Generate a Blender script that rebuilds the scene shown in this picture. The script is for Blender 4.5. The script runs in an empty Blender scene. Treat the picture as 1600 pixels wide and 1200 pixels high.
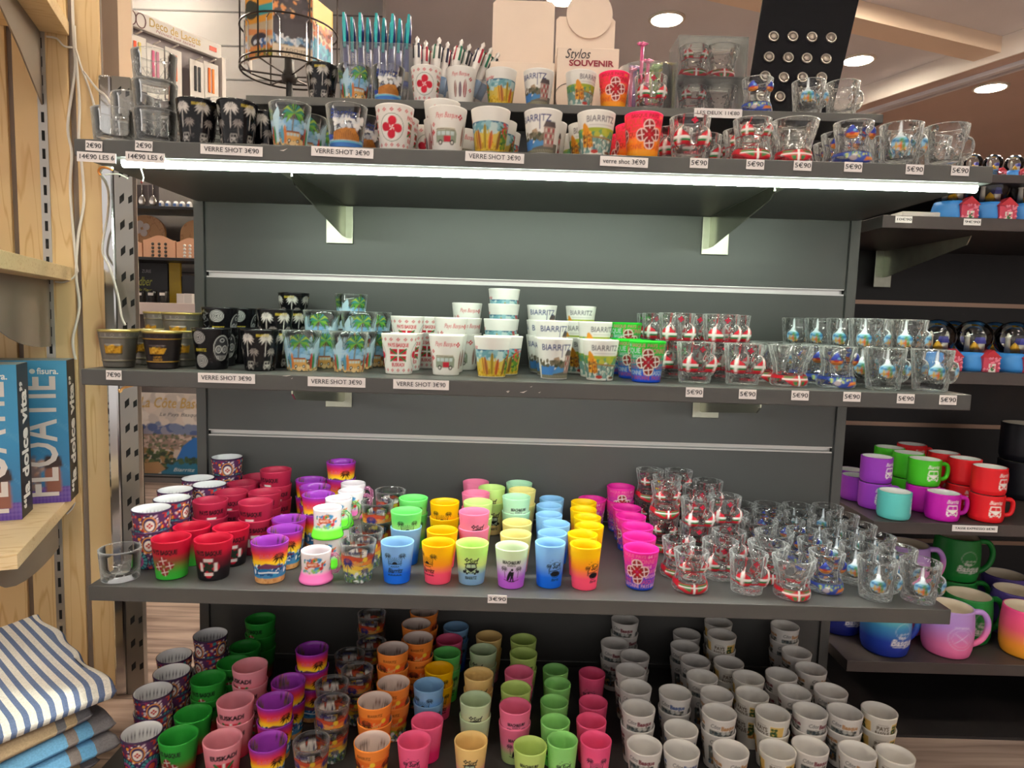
import bpy, bmesh, math, random
import numpy as np
from mathutils import Matrix, Vector

random.seed(7)
SC = bpy.context.scene
COL = SC.collection

# ------------------------------------------------------------------ camera
# heights are metres above the floor; the middle shelf's top is Z0
Z0 = 0.714
CAM = dict(x=-0.0249, y=-0.9447, z=0.0877 + Z0, yaw=0.0034, pitch=-0.0964, roll=0.0295, f=1057.35)
_cy, _sy = math.cos(CAM['yaw']), math.sin(CAM['yaw'])
_cp, _sp = math.cos(CAM['pitch']), math.sin(CAM['pitch'])
_cr, _sr = math.cos(CAM['roll']), math.sin(CAM['roll'])
R0 = Vector((_cy, -_sy, 0)); F0 = Vector((_sy*_cp, _cy*_cp, _sp)); U0 = Vector((-_sy*_sp, -_cy*_sp, _cp))
RX = R0*_cr + U0*_sr; UX = U0*_cr - R0*_sr
EYE = Vector((CAM['x'], CAM['y'], CAM['z']))
cam = bpy.data.cameras.new('camera'); camo = bpy.data.objects.new('camera', cam); COL.objects.link(camo)
m = Matrix.Identity(4)
for i in range(3):
    m[i][0] = RX[i]; m[i][1] = UX[i]; m[i][2] = -F0[i]; m[i][3] = EYE[i]
camo.matrix_world = m
cam.sensor_width = 36; cam.lens = 36*CAM['f']/1600; cam.clip_start = 0.02; cam.clip_end = 60
SC.camera = camo

def ray(u, v):
    return F0 + RX*((u-800)/CAM['f']) - UX*((v-600)/CAM['f'])
def on_z(u, v, z):
    r = ray(u, v); return EYE + r*((z-EYE.z)/r.z)
def on_y(u, v, y):
    r = ray(u, v); return EYE + r*((y-EYE.y)/r.y)
def on_plane(u, v, p, n):
    r = ray(u, v); return EYE + r*((p-EYE).dot(n)/r.dot(n))

# ------------------------------------------------------------------ world, exposure
w = bpy.data.worlds.new('world'); SC.world = w; w.use_nodes = True
WORLD_STRENGTH = 1.0
bgn = w.node_tree.nodes['Background']
bgn.inputs[0].default_value = (1.0, 0.93, 0.88, 1); bgn.inputs[1].default_value = WORLD_STRENGTH
SC.view_settings.view_transform = 'Standard'; SC.view_settings.look = 'None'
SC.view_settings.exposure = 0.0; SC.view_settings.gamma = 1.0; SC.view_settings.use_curve_mapping = False
SC.cycles.max_bounces = 14; SC.cycles.transparent_max_bounces = 64; SC.cycles.transmission_bounces = 10
SC.cycles.glossy_bounces = 4; SC.cycles.diffuse_bounces = 4
SC.cycles.sample_clamp_indirect = 6.0
LED_TOP = 88.0      # strip under the top shelf
LED_MID = 105.0      # strip under the second shelf
DOWN = 230.0         # recessed ceiling lights, seen and added

# ------------------------------------------------------------------ small helpers
def lin(c):
    out = []
    for x in c[:3]:
        x = x/255.0
        out.append(x/12.92 if x <= 0.04045 else ((x+0.055)/1.055)**2.4)
    return tuple(out)
def lin4(c): return (*lin(c), 1.0)

def mat(name, col=(128, 128, 128), rough=0.5, metal=0.0, spec=0.5, emit=None, estr=0.0):
    mm = bpy.data.materials.new(name); mm.use_nodes = True
    b = mm.node_tree.nodes['Principled BSDF']
    b.inputs['Base Color'].default_value = lin4(col); b.inputs['Roughness'].default_value = rough
    b.inputs['Metallic'].default_value = metal; b.inputs['Specular IOR Level'].default_value = spec
    if emit is not None:
        b.inputs['Emission Color'].default_value = lin4(emit); b.inputs['Emission Strength'].default_value = estr
    return mm

def nodes(mm): return mm.node_tree.nodes, mm.node_tree.links
def noise_tint(mm, scale=(1, 1, 1), amount=0.25, nscale=6.0, detail=4.0, bump=0.0):
    """slight procedural variation of a plain material"""
    n, l = nodes(mm); b = n['Principled BSDF']; base = tuple(b.inputs['Base Color'].default_value)
    tc = n.new('ShaderNodeTexCoord'); mp = n.new('ShaderNodeMapping'); mp.inputs['Scale'].default_value = scale
    no = n.new('ShaderNodeTexNoise'); no.inputs['Scale'].default_value = nscale; no.inputs['Detail'].default_value = detail
    rp = n.new('ShaderNodeValToRGB')
    rp.color_ramp.elements[0].position = 0.3; rp.color_ramp.elements[1].position = 0.7
    rp.color_ramp.elements[0].color = tuple(min(1, x*(1-amount)) for x in base[:3])+(1,)
    rp.color_ramp.elements[1].color = tuple(min(1, x*(1+amount)) for x in base[:3])+(1,)
    l.new(tc.outputs['Object'], mp.inputs[0]); l.new(mp.outputs[0], no.inputs['Vector'])
    l.new(no.outputs[0], rp.inputs[0]); l.new(rp.outputs[0], b.inputs['Base Color'])
    if bump:
        bp = n.new('ShaderNodeBump'); bp.inputs['Strength'].default_value = bump; bp.inputs['Distance'].default_value = 0.002
        l.new(no.outputs[0], bp.inputs['Height']); l.new(bp.outputs[0], b.inputs['Normal'])
    return mm

def wood_mat(name, c1, c2, c3, ring=26.0, stretch=(1, 1, 0.06), rough=0.5):
    mm = bpy.data.materials.new(name); mm.use_nodes = True
    n, l = nodes(mm); b = n['Principled BSDF']; b.inputs['Roughness'].default_value = rough
    tc = n.new('ShaderNodeTexCoord'); oi = n.new('ShaderNodeObjectInfo')
    mp = n.new('ShaderNodeMapping'); mp.inputs['Scale'].default_value = stretch
    cb = n.new('ShaderNodeCombineXYZ'); sc = n.new('ShaderNodeMath'); sc.operation = 'MULTIPLY'; sc.inputs[1].default_value = 13.7
    l.new(oi.outputs['Random'], sc.inputs[0]); l.new(sc.outputs[0], cb.inputs[0]); l.new(sc.outputs[0], cb.inputs[2])
    ad = n.new('ShaderNodeVectorMath'); ad.operation = 'ADD'
    l.new(tc.outputs['Object'], ad.inputs[0]); l.new(cb.outputs[0], ad.inputs[1]); l.new(ad.outputs[0], mp.inputs[0])
    no = n.new('ShaderNodeTexNoise'); no.inputs['Scale'].default_value = 5.0; no.inputs['Detail'].default_value = 3
    l.new(mp.outputs[0], no.inputs['Vector'])
    mul = n.new('ShaderNodeMath'); mul.operation = 'MULTIPLY'; mul.inputs[1].default_value = ring
    fr = n.new('ShaderNodeMath'); fr.operation = 'PINGPONG'; fr.inputs[1].default_value = 1.0
    l.new(no.outputs[0], mul.inputs[0]); l.new(mul.outputs[0], fr.inputs[0])
    rp = n.new('ShaderNodeValToRGB'); e = rp.color_ramp.elements
    e[0].position = 0.0; e[0].color = lin4(c2); e[1].position = 1.0; e[1].color = lin4(c1)
    k = e.new(0.22); k.color = lin4(c1)
    l.new(fr.outputs[0], rp.inputs[0])
    # knots
    vo = n.new('ShaderNodeTexVoronoi'); vo.inputs['Scale'].default_value = 3.2
    mp2 = n.new('ShaderNodeMapping'); mp2.inputs['Scale'].default_value = (1.6, 1.6, 0.8)
    l.new(ad.outputs[0], mp2.inputs[0]); l.new(mp2.outputs[0], vo.inputs['Vector'])
    r2 = n.new('ShaderNodeValToRGB'); r2.color_ramp.elements[0].position = 0.03; r2.color_ramp.elements[1].position = 0.09
    r2.color_ramp.elements[0].color = (1, 1, 1, 1); r2.color_ramp.elements[1].color = (0, 0, 0, 1)
    l.new(vo.outputs[0], r2.inputs[0])
    mx = n.new('ShaderNodeMixRGB'); mx.inputs[2].default_value = lin4(c3)
    l.new(r2.outputs[0], mx.inputs[0]); l.new(rp.outputs[0], mx.inputs[1]); l.new(mx.outputs[0], b.inputs['Base Color'])
    return mm

def new_mesh(name, vs, fs, m=None, smooth=False):
    me = bpy.data.meshes.new(name); me.from_pydata([tuple(v) for v in vs], [], fs); me.update()
    if m is not None: me.materials.append(m)
    if smooth: me.polygons.foreach_set('use_smooth', [True]*len(me.polygons))
    return me
def put(name, me, parent=None, loc=None, rot=None):
    o = bpy.data.objects.new(name, me); COL.objects.link(o)
    if parent is not None: o.parent = parent
    if loc is not None: o.location = loc
    if rot is not None: o.rotation_euler = rot
    return o
def tag(o, label, cat, group=None):
    o['label'] = label; o['category'] = cat
    if group: o['group'] = group
    return o
def structure(o): o['kind'] = 'structure'; return o
def empty(name, loc, rotz=0.0):
    o = bpy.data.objects.new(name, None); COL.objects.link(o); o.location = loc; o.rotation_euler = (0, 0, rotz)
    o.empty_display_size = 0.02
    return o

class MB:
    """collects shapes into one mesh"""
    def __init__(s): s.v = []; s.f = []
    def add(s, vs, fs):
        b = len(s.v); s.v += [tuple(p) for p in vs]; s.f += [tuple(i+b for i in f) for f in fs]; return s
    def box(s, x0, x1, y0, y1, z0, z1):
        vs = [(x0,y0,z0),(x1,y0,z0),(x1,y1,z0),(x0,y1,z0),(x0,y0,z1),(x1,y0,z1),(x1,y1,z1),(x0,y1,z1)]
        return s.add(vs, [(0,3,2,1),(4,5,6,7),(0,1,5,4),(1,2,6,5),(2,3,7,6),(3,0,4,7)])
    def rbox(s, x0, x1, y0, y1, z0, z1, b=0.0015):
        """box with all edges bevelled"""
        bm = bmesh.new(); bmesh.ops.create_cube(bm, size=1.0)
        for v in bm.verts:
            v.co = Vector(((x0+x1)/2+v.co.x*(x1-x0), (y0+y1)/2+v.co.y*(y1-y0), (z0+z1)/2+v.co.z*(z1-z0)))
        bmesh.ops.bevel(bm, geom=bm.edges[:], offset=b, segments=2, affect='EDGES', profile=0.5)
        bm.verts.index_update()
        s.add([v.co[:] for v in bm.verts], [tuple(v.index for v in f.verts) for f in bm.faces]); bm.free(); return s
    def prism(s, pts, axis, a, b):
        """polygon pts (2-D) extruded along axis from a to b"""
        n = len(pts)
        def P(p, t): return {'x': (t, p[0], p[1]), 'y': (p[0], t, p[1]), 'z': (p[0], p[1], t)}[axis]
        vs = [P(p, a) for p in pts]+[P(p, b) for p in pts]
        fs = [tuple(range(n))[::-1], tuple(range(n, 2*n))]+[(i, (i+1) % n, n+(i+1) % n, n+i) for i in range(n)]
        return s.add(vs, fs)
    def tube(s, pts, r, n=8, closed=False):
        pts = [Vector(p) for p in pts]; N = len(pts); rings = []
        prev = None
        for i, p in enumerate(pts):
            if closed: t = (pts[(i+1) % N]-pts[i-1])
            else: t = pts[min(i+1, N-1)]-pts[max(i-1, 0)]
            t.normalize()
            if prev is None:
                a = t.orthogonal().normalized()
            else:
                a = (prev-t*prev.dot(t)); a = a.normalized() if a.length > 1e-6 else t.orthogonal().normalized()
            prev = a; b2 = t.cross(a)
            rr = r[i] if isinstance(r, (list, tuple)) else r
            rings.append([p+a*(math.cos(2*math.pi*k/n)*rr)+b2*(math.sin(2*math.pi*k/n)*rr) for k in range(n)])
        vs = [q for rg in rings for q in rg]; fs = []
        M = N if closed else N-1
        for i in range(M):
            j = (i+1) % N
            for k in range(n): fs.append((i*n+k, i*n+(k+1) % n, j*n+(k+1) % n, j*n+k))
        if not closed: fs += [tuple(range(n))[::-1], tuple((N-1)*n+k for k in range(n))]
        return s.add(vs, fs)
    def lathe(s, prof, n=24, c=(0, 0, 0)):
        vs = []; fs = []; N = len(prof)
        for r, z in prof:
            for k in range(n):
                a = 2*math.pi*k/n; vs.append((c[0]+r*math.cos(a), c[1]+r*math.sin(a), c[2]+z))
        for i in range(N-1):
            for k in range(n): fs.append((i*n+k, i*n+(k+1) % n, (i+1)*n+(k+1) % n, (i+1)*n+k))
        if prof[0][0] > 1e-6: fs.append(tuple(range(n))[::-1])
        if prof[-1][0] > 1e-6: fs.append(tuple((N-1)*n+k for k in range(n)))
        return s.add(vs, fs)
    def xf(s, mtx):
        s.v = [tuple(mtx @ Vector(p)) for p in s.v]; return s
    def mesh(s, name, m=None, smooth=False): return new_mesh(name, s.v, s.f, m, smooth)
    def put(s, name, m, parent=None, loc=None, rot=None, smooth=False): return put(name, s.mesh(name, m, smooth), parent, loc, rot)

_tcache = {}
def text_mesh(txt, size, bold=0.0, shear=0.0, extrude=0.0, spacing=1.0, align='CENTER', res=3):
    """outline of some lettering as a mesh in its own XY plane, (vertices, faces, width)"""
    key = (txt, size, bold, shear, extrude, spacing, align, res)
    if key in _tcache: return _tcache[key]
    cu = bpy.data.curves.new('lettering', 'FONT'); cu.body = txt; cu.size = size; cu.offset = bold*size; cu.shear = shear
    cu.extrude = extrude; cu.space_character = spacing; cu.align_x = align; cu.align_y = 'CENTER'; cu.resolution_u = res
    ob = bpy.data.objects.new('lettering', cu); COL.objects.link(ob)
    dg = bpy.context.evaluated_depsgraph_get(); me = ob.evaluated_get(dg).to_mesh()
    vs = [v.co[:] for v in me.vertices]; fs = [tuple(p.vertices) for p in me.polygons]
    ob.evaluated_get(dg).to_mesh_clear()
    bpy.data.objects.remove(ob); bpy.data.curves.remove(cu)
    xs = [v[0] for v in vs] or [0]
    _tcache[key] = (vs, fs, max(xs)-min(xs)); return _tcache[key]

def lettering(name, txt, size, m, parent, loc, rot, bold=0.0, shear=0.0, width=None, spacing=1.0, align='CENTER', extrude=0.0002):
    vs, fs, wd = text_mesh(txt, size, bold, shear, extrude, spacing, align)
    k = 1.0 if not width or wd == 0 else width/wd
    me = new_mesh(name, [(v[0]*k, v[1], v[2]) for v in vs], fs, m)
    return put(name, me, parent, loc, rot)

# ------------------------------------------------------------------ painting a print for a glass
class Cv:
    """a small canvas wrapped around a glass: x in mm from the middle of the front, y in mm from the foot"""
    def __init__(s, circ, H, base=None, alpha=1.0, nu=128, nv=48, k=4):
        s.circ = circ; s.H = H; s.nu = nu; s.nv = nv; s.w = nu*k; s.h = nv*k; s.k = k
        s.a = np.zeros((s.h, s.w, 4), np.float32); s.sx = s.w/circ; s.sy = s.h/H
        s.X = (np.arange(s.w)+0.5)/s.sx-circ/2; s.Y = (np.arange(s.h)+0.5)/s.sy
        if base is not None: s.grad(base, alpha)
    def grad(s, stops, alpha=1.0):
        if isinstance(stops[0], (int, float)): stops = [(0, stops), (1, stops)]
        ys = (np.arange(s.h)+0.5)/s.h; p = [t for t, c in stops]
        for ch in range(3): s.a[:, :, ch] = np.interp(ys, p, [lin(c)[ch] for t, c in stops])[:, None]
        s.a[:, :, 3] = alpha
    def _fill(s, mask, x0, y0, col, al):
        c = lin(col); hh, ww = mask.shape
        xs = (np.arange(x0, x0+ww)) % s.w; ys = np.arange(y0, y0+hh); ok = (ys >= 0) & (ys < s.h)
        if not ok.any(): return
        sub = s.a[np.ix_(ys[ok], xs)]; mk = mask[ok].astype(np.float32)[..., None]*al
        tgt = np.array([*c, 1.0], np.float32)
        pa = sub[..., 3:4]
        keep = np.where(pa < 0.02, 1.0, 0.0)*(mk > 0)
        rgb = sub[..., :3]*(1-np.maximum(mk, keep))+tgt[:3]*np.maximum(mk, keep)
        sub = np.concatenate([rgb, pa+(1-pa)*mk], -1)
        s.a[np.ix_(ys[ok], xs)] = sub
    def polys(s, tris, col, al=1.0):
        for t in tris: s.poly(t, col, al)
    def poly(s, pts, col, al=1.0):
        P = np.array(pts, float); px = (P[:, 0]+s.circ/2)*s.sx; py = P[:, 1]*s.sy
        x0, x1 = int(math.floor(px.min())), int(math.ceil(px.max()))+1
        y0, y1 = max(0, int(math.floor(py.min()))), min(s.h, int(math.ceil(py.max()))+1)
        if y1 <= y0 or x1 <= x0: return
        gx, gy = np.meshgrid(np.arange(x0, x1)+0.5, np.arange(y0, y1)+0.5)
        ins = np.zeros(gx.shape, bool); n = len(px)
        for i in range(n):
            j = (i-1) % n
            if py[i] == py[j]: continue
            c = ((py[i] > gy) != (py[j] > gy)) & (gx < (px[j]-px[i])*(gy-py[i])/(py[j]-py[i])+px[i])
            ins ^= c
        s._fill(ins, x0, y0, col, al)
    def ell(s, x, y, rx, ry, col, al=1.0, rot=0.0, n=20):
        c, q = math.cos(rot), math.sin(rot)
        s.poly([(x+rx*math.cos(t)*c-ry*math.sin(t)*q, y+rx*math.cos(t)*q+ry*math.sin(t)*c) for t in [2*math.pi*i/n for i in range(n)]], col, al)
    def ring(s, x, y, rx, ry, wd, col, al=1.0):
        n = 28
        for i in range(n):
            a, b = 2*math.pi*i/n, 2*math.pi*(i+1)/n
            s.line([(x+rx*math.cos(a), y+ry*math.sin(a)), (x+rx*math.cos(b), y+ry*math.sin(b))], wd, col, al)
    def rect(s, x0, x1, y0, y1, col, al=1.0): s.poly([(x0, y0), (x1, y0), (x1, y1), (x0, y1)], col, al)
    def band(s, y0, y1, col, al=1.0): s.rect(-s.circ/2, s.circ/2, y0, y1, col, al)
    def line(s, pts, wd, col, al=1.0):
        for (x0, y0), (x1, y1) in zip(pts, pts[1:]):
            dx, dy = x1-x0, y1-y0; L = math.hypot(dx, dy) or 1e-6; nx, ny = -dy/L*wd/2, dx/L*wd/2
            ex, ey = dx/L*wd*0.25, dy/L*wd*0.25
            s.poly([(x0+nx-ex, y0+ny-ey), (x1+nx+ex, y1+ny+ey), (x1-nx+ex, y1-ny+ey), (x0-nx-ex, y0-ny-ey)], col, al)
    def text(s, txt, x, y, size, col, bold=0.0, shear=0.0, width=None, al=1.0, arc=0.0, spacing=1.0):
        vs, fs, wd = text_mesh(txt, 1.0, bold, shear, 0.0, spacing, 'CENTER', 2)
        k = (width/(wd*size)) if width and wd else 1.0
        for f in fs:
            pts = []
            for i in f:
                px, py = vs[i][0]*size*k, vs[i][1]*size*1.15
                pts.append((x+px, y+py-arc*px*px))
            s.poly(pts, col, al)
    def blotch(s, x0, x1, y0, y1, cols, n, r, seed=1, al=1.0):
        rg = random.Random(seed)
        for _ in range(n):
            c = rg.choice(cols); s.ell(rg.uniform(x0, x1), rg.uniform(y0, y1), rg.uniform(r*.4, r), rg.uniform(r*.3, r*.8), c, al, rg.uniform(0, 3), 9)
    # motifs
    def palm(s, x, y, h, col, leaf=None, lean=0.1, r=None, n=9, wd=None):
        leaf = leaf or col; r = r or h*0.42; wd = wd or h*0.06
        tx = x+lean*h
        s.line([(x, y), (x+lean*h*.35, y+h*.5), (tx, y+h)], wd, col)
        for i in range(n):
            a = math.pi*(-0.28+1.56*i/(n-1)); ex, ey = tx+r*math.cos(a), y+h+r*.8*math.sin(a)
            mx, my = tx+r*.55*math.cos(a), y+h+r*.55*math.sin(a)+r*.16
            ey -= r*.2
            nx, ny = -(ey-y-h)/r, (ex-tx)/r; q = r*0.14
            s.poly([(tx, y+h), (mx+nx*q, my+ny*q), (ex, ey), (mx-nx*q, my-ny*q)], leaf if isinstance(leaf[0], (int, float)) else leaf[i % len(leaf)])
    def board(s, x, y, wd, h, col, trim=None, lean=0.0):
        n = 14; pts = []
        for i in range(n+1):
            t = i/n; pts.append((x+lean*t*h+wd/2*math.sin(math.pi*min(1, .12+t*.88))**.6, y+t*h))
        for i in range(n, -1, -1):
            t = i/n; pts.append((x+lean*t*h-wd/2*math.sin(math.pi*min(1, .12+t*.88))**.6, y+t*h))
        s.poly(pts, col)
        if trim: s.line([(x, y+h*.05), (x+lean*h, y+h*.93)], wd*.18, trim)
    def lauburu(s, x, y, r, col, rot=0.0, heads=None, edge=None):
        for k in range(4):
            a = rot+k*math.pi/2; c, q = math.cos(a), math.sin(a)
            def T(px, py): return (x+px*c-py*q, y+px*q+py*c)
            hx, hy = T(0.05*r, .58*r)
            if edge: s.ell(hx, hy, .46*r, .46*r, edge)
            s.ell(hx, hy, .38*r, .38*r, (heads or col))
            s.poly([T(0, 0), T(-.3*r, .3*r), T(-.33*r, .6*r), T(0, .62*r), T(.02*r, .3*r)], col if not heads else heads)
            if heads:
                s.line([T(-.33*r, .58*r), T(.43*r, .58*r)], .09*r, (245, 240, 235)); s.line([T(.05*r, .2*r), T(.05*r, .96*r)], .09*r, (245, 240, 235))
    def flower(s, x, y, r, col):
        for dx, dy in ((0, .6), (.6, 0), (0, -.6), (-.6, 0)): s.ell(x+dx*r, y+dy*r, .4*r, .4*r, col, 1.0, 0, 8)
    def sun(s, x, y, r, col, rays=11):
        s.poly([(x+r*.38*math.cos(math.pi*i/10), y+r*.38*math.sin(math.pi*i/10)) for i in range(11)], col)
        for i in range(rays):
            a = math.pi*(i+.5)/rays; s.line([(x+r*.48*math.cos(a), y+r*.48*math.sin(a)), (x+r*math.cos(a), y+r*math.sin(a))], r*.06, col)
    def waves(s, x, y, wd, n, col, th=0.8):
        for i in range(n):
            x0 = x-wd/2+wd*i/n; q = wd/n
            s.line([(x0, y), (x0+q*.3, y+q*.35), (x0+q*.6, y+q*.3), (x0+q*.75, y+q*.05)], th, col); s.line([(x0, y), (x0+q, y)], th*.8, col)
    def van_front(s, x, y, wd, col, glass):
        h = wd*.95
        s.poly([(x-wd*.5, y+h*.12), (x+wd*.5, y+h*.12), (x+wd*.5, y+h*.5), (x+wd*.4, y+h), (x-wd*.4, y+h), (x-wd*.5, y+h*.5)], col)
        s.poly([(x-wd*.4, y+h*.6), (x+wd*.4, y+h*.6), (x+wd*.33, y+h*.9), (x-wd*.33, y+h*.9)], glass)
        s.line([(x-wd*.48, y+h*.52), (x, y+h*.16), (x+wd*.48, y+h*.52)], wd*.06, glass)
        s.ell(x-wd*.3, y+h*.26, wd*.09, wd*.09, glass); s.ell(x+wd*.3, y+h*.26, wd*.09, wd*.09, glass)
        s.rect(x-wd*.42, x-wd*.25, y, y+h*.13, col); s.rect(x+wd*.25, x+wd*.42, y, y+h*.13, col)
        s.line([(x, y+h*.6), (x, y+h*.9)], wd*.05, col)
    def van_side(s, x, y, wd, body, roof, patch=None, dark=(40, 36, 36)):
        h = wd*.52
        s.poly([(x-wd*.5, y), (x+wd*.5, y), (x+wd*.5, y+h*.75), (x+wd*.44, y+h), (x-wd*.46, y+h), (x-wd*.5, y+h*.5)], body)
        s.poly([(x-wd*.46, y+h*.95), (x+wd*.44, y+h*.95), (x+wd*.4, y+h*1.12), (x-wd*.42, y+h*1.12)], roof)
        for i in range(4): s.rect(x-wd*.42+i*wd*.21, x-wd*.25+i*wd*.21, y+h*.55, y+h*.86, (205, 220, 220))
        if patch: s.rect(x-wd*.1, x+wd*.22, y+h*.04, y+h*.5, patch)
        for dx in (-.28, .3):
            s.ell(x+dx*wd, y, wd*.11, wd*.11, dark); s.ell(x+dx*wd, y, wd*.06, wd*.06, (225, 222, 215))
    def flag(s, x, y, wd, h, wave=0.0):
        red, gr, wh = (205, 25, 50), (30, 130, 70), (248, 246, 240)
        s.rect(x-wd/2, x+wd/2, y, y+h, red)
        s.line([(x-wd/2, y), (x+wd/2, y+h)], h*.13, gr); s.line([(x-wd/2, y+h), (x+wd/2, y)], h*.13, gr)
        s.line([(x, y), (x, y+h)], h*.14, wh); s.line([(x-wd/2, y+h/2), (x+wd/2, y+h/2)], h*.14, wh)
    def out(s):
        k = s.k; a = s.a; pm = a.copy(); pm[..., :3] *= np.maximum(a[..., 3:4], 1e-4)
        d = pm.reshape(s.nv, k, s.nu, k, 4).mean((1, 3))
        al = d[..., 3:4]; d[..., :3] = d[..., :3]/np.maximum(al, 1e-4)
        return d

def revolve(name, R, H, wall, foot, cv, inner, m, mod=None, nin=7, ninner_cv=None, inmod=None, foot_col=None, rim_col=None):
    """a drinking glass as one closed mesh. R(t): outer radius at height t*H; cv: painted canvas; inner: colour (r,g,b,a linear) inside"""
    nu, nv = cv.nu, cv.nv; C = cv.out()
    th = (np.arange(nu)/nu-0.5+0.5/nu)*2*math.pi; sx, cx = np.sin(th), -np.cos(th)
    rows = []; cols = []
    def row(r, z, c):
        r = np.broadcast_to(r, (nu,)); z = np.broadcast_to(z, (nu,))
        rows.append(np.stack([r*sx, r*cx, z], 1)); cols.append(np.broadcast_to(np.asarray(c, np.float32), (nu, 4)))
    fc = foot_col if foot_col is not None else C[0]
    row(R(0)*0.9, 0.0, fc)
    for j in range(nv):
        t = (j+0.5)/nv if 0 < j < nv-1 else (0.0 if j == 0 else 1.0)
        r = R(t)+(mod(th, t) if mod is not None else 0.0)
        row(r, max(t*H, 0.0008), C[j])
    ro1 = R(1)+(mod(th, 1.0) if mod is not None else 0.0)
    row(ro1-wall*.5, H+0.0006, rim_col if rim_col is not None else C[-1])
    IC = ninner_cv.out() if ninner_cv is not None else None
    for j in range(nin):
        t = 1-j/(nin-1)*(1-foot/H)
        r = R(t)-wall+(inmod(th, t) if inmod is not None else (mod(th, t) if (mod is not None and t > .97) else 0.0))
        if j == nin-1: r = r*0.93
        c = inner if IC is None else IC[min(cv.nv-1, int(t*ninner_cv.nv*0.999))][::1]
        row(r, t*H, c)
    V = np.concatenate(rows+[np.array([[0, 0, 0.0004], [0, 0, foot-0.0004]])]); K = np.concatenate(cols+[np.asarray(fc, np.float32).reshape(-1, 4)[:1], np.asarray(cols[-1][:1], np.float32)])
    n = len(rows); fs = []
    i = np.arange(nu); i2 = (i+1) % nu
    for a in range(n-1):
        fs.append(np.stack([a*nu+i, a*nu+i2, (a+1)*nu+i2, (a+1)*nu+i], 1))
    Q = np.concatenate(fs).tolist()
    b, t = n*nu, n*nu+1
    Q += [(b, int(y), int(x)) for x, y in zip(i, i2)]+[(t, int((n-1)*nu+x), int((n-1)*nu+y)) for x, y in zip(i, i2)]
    me = bpy.data.meshes.new(name); me.from_pydata(V.tolist(), [], Q); me.update()
    at = me.color_attributes.new('Col', 'FLOAT_COLOR', 'POINT'); at.data.foreach_set('color', K.astype(np.float32).ravel())
    me.polygons.foreach_set('use_smooth', [True]*len(me.polygons)); me.materials.append(m)
    return me

# ------------------------------------------------------------------ materials for the painted wares
def ware(name, rough=0.45, spec=0.4, trans=0.0, coat=0.0, metal=0.0):
    """opaque painted ware: colour comes from the painted print"""
    mm = bpy.data.materials.new(name); mm.use_nodes = True; n, l = nodes(mm); b = n['Principled BSDF']
    at = n.new('ShaderNodeAttribute'); at.attribute_name = 'Col'
    l.new(at.outputs['Color'], b.inputs['Base Color']); b.inputs['Roughness'].default_value = rough
    b.inputs['Specular IOR Level'].default_value = spec; b.inputs['Coat Weight'].default_value = coat; b.inputs['Metallic'].default_value = metal
    if trans:
        tr = n.new('ShaderNodeBsdfTranslucent'); mx = n.new('ShaderNodeMixShader'); mx.inputs[0].default_value = trans
        l.new(at.outputs['Color'], tr.inputs[0]); l.new(b.outputs[0], mx.inputs[1]); l.new(tr.outputs[0], mx.inputs[2])
        l.new(mx.outputs[0], n['Material Output'].inputs[0])
    return mm
def metal_ware(name):
    """pewter with gilded relief: the print's alpha tells gilding from pewter"""
    mm = ware(name, 0.36, 0.5); n, l = nodes(mm); n['Principled BSDF'].inputs['Metallic'].default_value = 0.75
    return mm
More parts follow.
